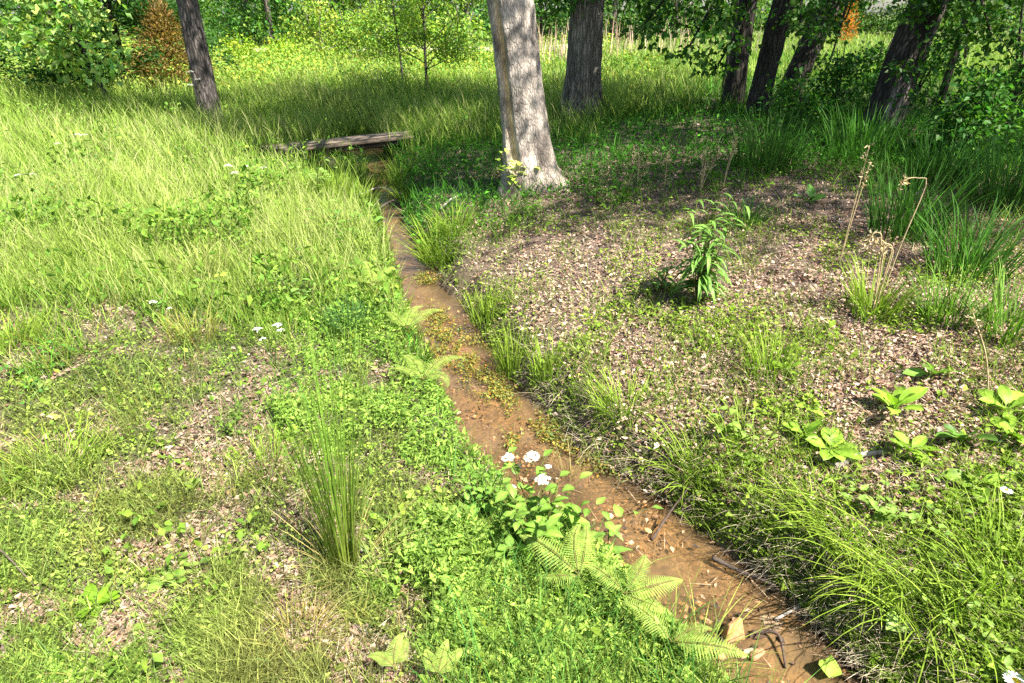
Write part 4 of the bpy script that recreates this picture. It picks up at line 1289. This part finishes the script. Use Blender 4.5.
leafy_plant('leafy_seedling', 'dark leaved weed in the turf above the blue green tuft', 'seedling', 312, 300, rs(4, .07, .14), .09, .045, (.13, .23, .05), nper=5)
leafy_plant('leafy_seedling', 'patch of round clover like leaves at the left border', 'seedling', 30, 375, rs(14, .2, .1), .035, .032, (.07, .19, .025), nper=6)
leafy_plant('leafy_seedling', 'leafy weeds at the left border below the meadow grass', 'seedling', 40, 225, rs(9, .25, .3), .08, .04, (.10, .22, .04), nper=6)
leafy_plant('leafy_seedling', 'bright leaved weed on the right bank beside the shaggy tuft', 'seedling', 735, 440, rs(6, .09, .14), .06, .035, (.19, .30, .05), nper=5)
leafy_plant('leafy_seedling', 'bramble like weed at the lower right under the round leaf', 'seedling', 885, 515, rs(9, .14, .13), .045, .028, (.17, .28, .05), nper=6)
leafy_plant('leafy_seedling', 'fine leaved weed in the bottom right corner beside the daisy', 'seedling', 975, 655, rs(9, .12, .13), .04, .022, (.18, .28, .05), nper=7)
leafy_plant('leafy_seedling', 'light green weeds in the turf left of the rush', 'seedling', 280, 420, rs(7, .1, .09), .04, .03, (.16, .27, .04), nper=5)
leafy_plant('leafy_seedling', 'low weed with serrated leaves near the bottom left corner', 'seedling', 225, 560, rs(8, .1, .07), .04, .022, (.22, .30, .06), nper=5)
leafy_plant('tall_weed', 'tall weed with long drooping lance leaves on the litter bank', 'weed', 697, 303, rs(16, .10, .52, .25), .20, .028, (.12, .23, .04), 'lance', nper=11, droop=1.75, elev=.75)
leafy_plant('tall_weed', 'short lance leaved weed left of the taller one, in its shade', 'weed', 660, 292, rs(4, .06, .2, .2), .12, .026, (.12, .22, .045), 'lance', nper=6, droop=1.2, elev=.6)

# white wildflowers of the left turf
wf = 'white wildflower heads in the left turf'


def wildflower(label, u, v, heads, h=.22):
    t = thing('white_wildflower', label, 'wildflower', gp(u, v), wf)
    ms = MB(); hs = []
    for (dx, dy, r) in heads:
        e = np.array([dx, dy, h * random.uniform(.8, 1.15)])
        tube(ms, curve([(0, 0, -.02), e * [.3, .3, .5], e], 7), np.linspace(.003, .0015, 7), 5, (.14, .2, .05)); hs.append((e, r))
    ms.build('stem', M_LEAF, t)
    for e, r in hs: white_head(t, e, r * 1.1, 20)


wildflower('white flower heads in turf above the rush', 276, 368, [(-.06, 0, .022), (.03, .05, .022), (.06, 0, .018), (-.02, -.05, .015)])
wildflower('white flower heads close to the ditch in the tall grass', 243, 195, [(-.1, 0, .035), (.08, .1, .03), (0, -.1, .03), (.2, .15, .03)], .3)
wildflower('small lone white flower in the mid turf', 158, 322, [(0, 0, .02), (.12, -.05, .014)], .12)
wildflower('white flower heads by the meadow weeds at the left border', 28, 205, [(0, 0, .03), (.1, .06, .025)], .3)
wildflower('faint white flower heads beside the slim dark trunk', 65, 168, [(0, 0, .035), (.2, .1, .03), (.35, .0, .03)], .35)
wildflower('white flower head in front of the slim dark trunk', 202, 128, [(0, 0, .05), (.08, .05, .04), (-.05, .02, .04)], .75)


def daisy(label, u, v, h, r):
    t = thing('daisy', label, 'daisy', gp(u, v), 'daisies')
    ms = MB(); tube(ms, curve([(0, 0, -.02), (.01, .01, h * .5), (0, -.02, h)], 6), .0018, 5, (.12, .2, .04)); ms.build('stem', M_LEAF, t)
    mp = MB(); n = 20
    for k in range(n):
        broad(mp, (0, -.02, h), k * 2 * PI / n, .2, r, r * .3, (.82, .82, .80), 'dock', .35, .02, .1)
    mp.build('petal_ring', M_PETAL, t)
    mc = MB(); th = np.linspace(0, PI / 2, 5); a = np.linspace(0, 2 * PI, 10, endpoint=False)
    V = [(math.sin(q) * math.cos(w) * r * .32, math.sin(q) * math.sin(w) * r * .32 - .02, h + math.cos(q) * r * .16 + .001) for q in th for w in a]
    Q = [(i * 10 + j, i * 10 + 10 + j, i * 10 + 10 + (j + 1) % 10, i * 10 + (j + 1) % 10) for i in range(4) for j in range(10)]
    mc.add(V, None, Q, (.75, .45, .02)); mc.build('flower_centre', M_PETAL, t)


daisy('white daisy with yellow centre in the bottom right corner', 1003, 690, .07, .034)
daisy('white daisy beside the first, cut off low in the corner', 985, 672, .03, .026)
daisy('small white flower among broad leaves at the right border', 998, 497, .05, .022)

# broad-leaved docks and plantains
dg = 'broad leaved plants'


def dock(label, u, v, n, L, W, col=(.20, .33, .035), elev=.55, kind='dock', az0=None):
    t = thing('broadleaf_plant', label, 'broadleaf plant', gp(u, v, .02), dg)
    az0 = random.uniform(0, 6) if az0 is None else az0
    L *= .92; W *= 1.0; elev += .12
    for i in range(n):
        mb = MB(); s = random.uniform(.7, 1.15)
        broad(mb, (0, 0, 0), az0 + i * 2.4 + random.uniform(-.3, .3), elev + random.gauss(0, .25), L * s, W * s, np.asarray(col) * math.exp(random.gauss(0, .2)), kind, random.uniform(.4, 1.0), .1, .2, random.gauss(0, .25))
        mb.build('leaf', M_GLOSSY, t)


dock('tall broad leaved plant with upright leaf, topmost on the right bank', 893, 415, 9, .17, .06, elev=.9)
dock('broad leaved plant in mottled shade right of the tallest one', 933, 378, 6, .14, .055, (.14, .25, .04))
dock('spreading broad leaved plant left of the grey dead branch', 830, 455, 11, .13, .055)
dock('small broad leaved plant at the left end of the group', 803, 440, 7, .10, .045)
dock('broad leaved plant just right of the grey dead branch', 908, 455, 8, .13, .055)
dock('broad leaved plant with dark upright leaf near the right side', 958, 445, 7, .13, .055, (.11, .22, .035))
dock('broad leaved plant at the right border with a long light leaf', 1004, 415, 8, .17, .06)
dock('second broad leaved plant at the right border, lower in the grass', 1018, 445, 6, .13, .055)
dock('broad leaved plant left of the small white flower', 975, 488, 7, .12, .05)
dock('broad leaved plant above the small white flower at the border', 1020, 478, 5, .12, .055)
dock('tiny two leaved plant in bare litter above the group', 786, 375, 5, .09, .04)
dock('flat round leaf plant at the litter edge below the dense tuft', 751, 463, 5, .08, .05, (.2, .3, .05), .3, 'ovate')
dock('round lobed leaf plant lowest on the right bank', 905, 622, 3, .09, .075, (.2, .3, .07), .3, 'ovate')
dock('round leaf plant over the arching tufts on the right bank', 885, 520, 3, .075, .055, (.21, .31, .05), .4, 'ovate')
dock('round leaf plant above the lower right tuft', 795, 530, 3, .06, .05, (.2, .3, .05), .4, 'ovate')
dock('broad leaved plant with upright leaf near the lower left corner', 98, 612, 10, .105, .036, (.17, .31, .02), .6)
dock('small broad leaved plant right of the lower left one', 168, 585, 6, .065, .034, (.17, .28, .045), .5)
dock('small pale plant with flat leaves in the left turf above bare soil', 195, 490, 5, .06, .04, (.22, .31, .07), .4, 'ovate')
dock('dandelion like plant near the left border in clover', 40, 395, 6, .08, .032, (.17, .27, .06), .5)
dock('broad leaved weed in the turf below the compact blue green tuft', 290, 440, 6, .08, .05, (.2, .3, .05), .4, 'ovate')
dock('broad leaved weed in front of the dark trunk row', 810, 205, 7, .16, .06, (.08, .19, .03), .6)
dock('broad leaved weed in shade behind the bent dead stalks', 885, 195, 7, .17, .06, (.08, .19, .03), .7)
dock('lone shaded broad leaved weed right of the sunny patch', 985, 260, 7, .15, .05, (.09, .2, .03), .6)

# fallen green leaf in the creek
mb = MB(); broad(mb, (0, 0, 0), 1.2, .35, .085, .075, (.27, .40, .06), 'ovate', .5, .12, .1)
o = mb.build('fallen_leaf', M_GLOSSY, None, gp(828, 684, .03, True)); tag(o, 'bright green fallen leaf at the bottom edge of the brown water', 'leaf')

# dry stalks
ds = 'dry stalks in the shade'


def stalk(label, u, v, h, lean, nod=0., n=1):
    t = thing('dead_stalk', label, 'dry stalk', gp(u, v), ds)
    for i in range(n):
        mb = MB(); lx = lean[0] + random.gauss(0, .03) * (n > 1); ly = lean[1] + random.gauss(0, .03) * (n > 1)
        hh = h * (1 if i == 0 else random.uniform(.6, .95))
        pts = [(0, 0, -.02), (lx * .4, ly * .4, hh * .5), (lx, ly, hh)]
        if nod: pts += [(lx - nod * .35, ly, hh + .035), (lx - nod * .8, ly, hh + .03), (lx - nod, ly, hh - .02)]
        pc = curve(pts, 16)
        tube(mb, pc, np.linspace(.004, .0022, 16), 5, (.36, .28, .15))
        s = mb.build('stem', M_STICK, t)
        mh = MB(); e = pc[-1]; k = 26
        P = pc[rng.integers(12, 16, k)] + rng.normal(0, .009, (k, 3))
        leaves(mh, P, rdir(k, .4), rdir(k), .026, .009, cols(k, (.45, .36, .2), .2, .05))
        mh.build('seed_head', M_DRY, t)


stalk('pair of tall dry stalks standing left of the bent ones', 838, 268, .72, (.02, 0), 0, 2)
stalk('dry stalk bent over at the top above the grass clump', 880, 300, .62, (.08, .02), .13, 1)
stalk('cluster of pale dry stalks in the grass clump', 872, 318, .42, (-.01, 0), .06, 4)
stalk('single dry stalk in shade right of the pale trunk', 637, 190, .34, (.0, 0), .05, 2)
stalk('straight thin dry stalk between the pale trunk and the tall weed', 664, 190, .32, (0, 0), 0, 1)
stalk('short group of dry stalks behind the tall weed', 700, 192, .3, (.03, 0), 0, 4)
stalk('slanting dry stalk right of the short group', 722, 190, .42, (.08, .05), 0, 2)
stalk('thin pale stalk with seed head at the right border', 990, 395, .34, (-.12, .1), 0, 1)

# dry reeds far back
for (u, v, lab) in [(545, 62, 'pinkish dry reeds between the pale and the thick dark trunk'), (640, 54, 'pinkish dry reeds right of the thick dark trunk')]:
    p = G(u, v); n = 120
    P = np.stack([rng.normal(0, .5 if u < 600 else 1.4, n), rng.normal(0, .8, n), np.zeros(n)], 1)
    mb = MB(); c = cols(n, (.42, .30, .22), .2, .05)
    blades(mb, P, rng.uniform(.5, 1.3, n), .02, rng.uniform(0, 6.3, n), rng.uniform(0, .15, n), rng.uniform(0, .4, n), c, c * 1.2, 3)
    tag(mb.build('dry_reeds', M_DRY, None, p), lab, 'reeds', 'dry reeds beyond the meadow')

# ------------------------------------------------------------------ light, sky, camera
sd = np.array([-SHD[0], -SHD[1]]); sd /= np.linalg.norm(sd)
sv = np.array([sd[0] * math.cos(SUN_EL), sd[1] * math.cos(SUN_EL), math.sin(SUN_EL)])
w = bpy.data.worlds.new('World'); sc.world = w; w.use_nodes = True
nt = w.node_tree; bg = nt.nodes['Background']
sky = nt.nodes.new('ShaderNodeTexSky'); sky.sky_type = 'NISHITA'; sky.sun_disc = False
sky.sun_elevation = SUN_EL; sky.sun_rotation = math.atan2(sd[0], sd[1]); sky.dust_density = 1.5; sky.air_density = 1.0
nt.links.new(sky.outputs[0], bg.inputs[0]); bg.inputs[1].default_value = .066
from mathutils import Vector
ld = bpy.data.lights.new('sun', 'SUN'); ld.energy = 5.0; ld.angle = math.radians(.53); ld.color = (1, .955, .87)
lo = bpy.data.objects.new('sun', ld); C.objects.link(lo)
lo.rotation_euler = Vector([float(q) for q in sv]).to_track_quat('Z', 'Y').to_euler()
cd = bpy.data.cameras.new('camera'); cd.sensor_width = 36; cd.lens = F / 1024 * 36; cd.clip_end = 3000; cd.clip_start = .05
co = bpy.data.objects.new('camera', cd); C.objects.link(co)
co.location = (0, 0, CH); co.rotation_euler = (PI / 2 - PITCH, 0, 0)
sc.camera = co
vs = sc.view_settings
vs.view_transform = 'Standard'; vs.look = 'None'; vs.gamma = 1; vs.use_curve_mapping = False; vs.exposure = 1.92
cy = sc.cycles
cy.max_bounces = 6; cy.diffuse_bounces = 3; cy.glossy_bounces = 2; cy.transmission_bounces = 4; cy.transparent_max_bounces = 6
cy.caustics_reflective = False; cy.caustics_refractive = False
cy.use_denoising = False
cy.sample_clamp_indirect = 6
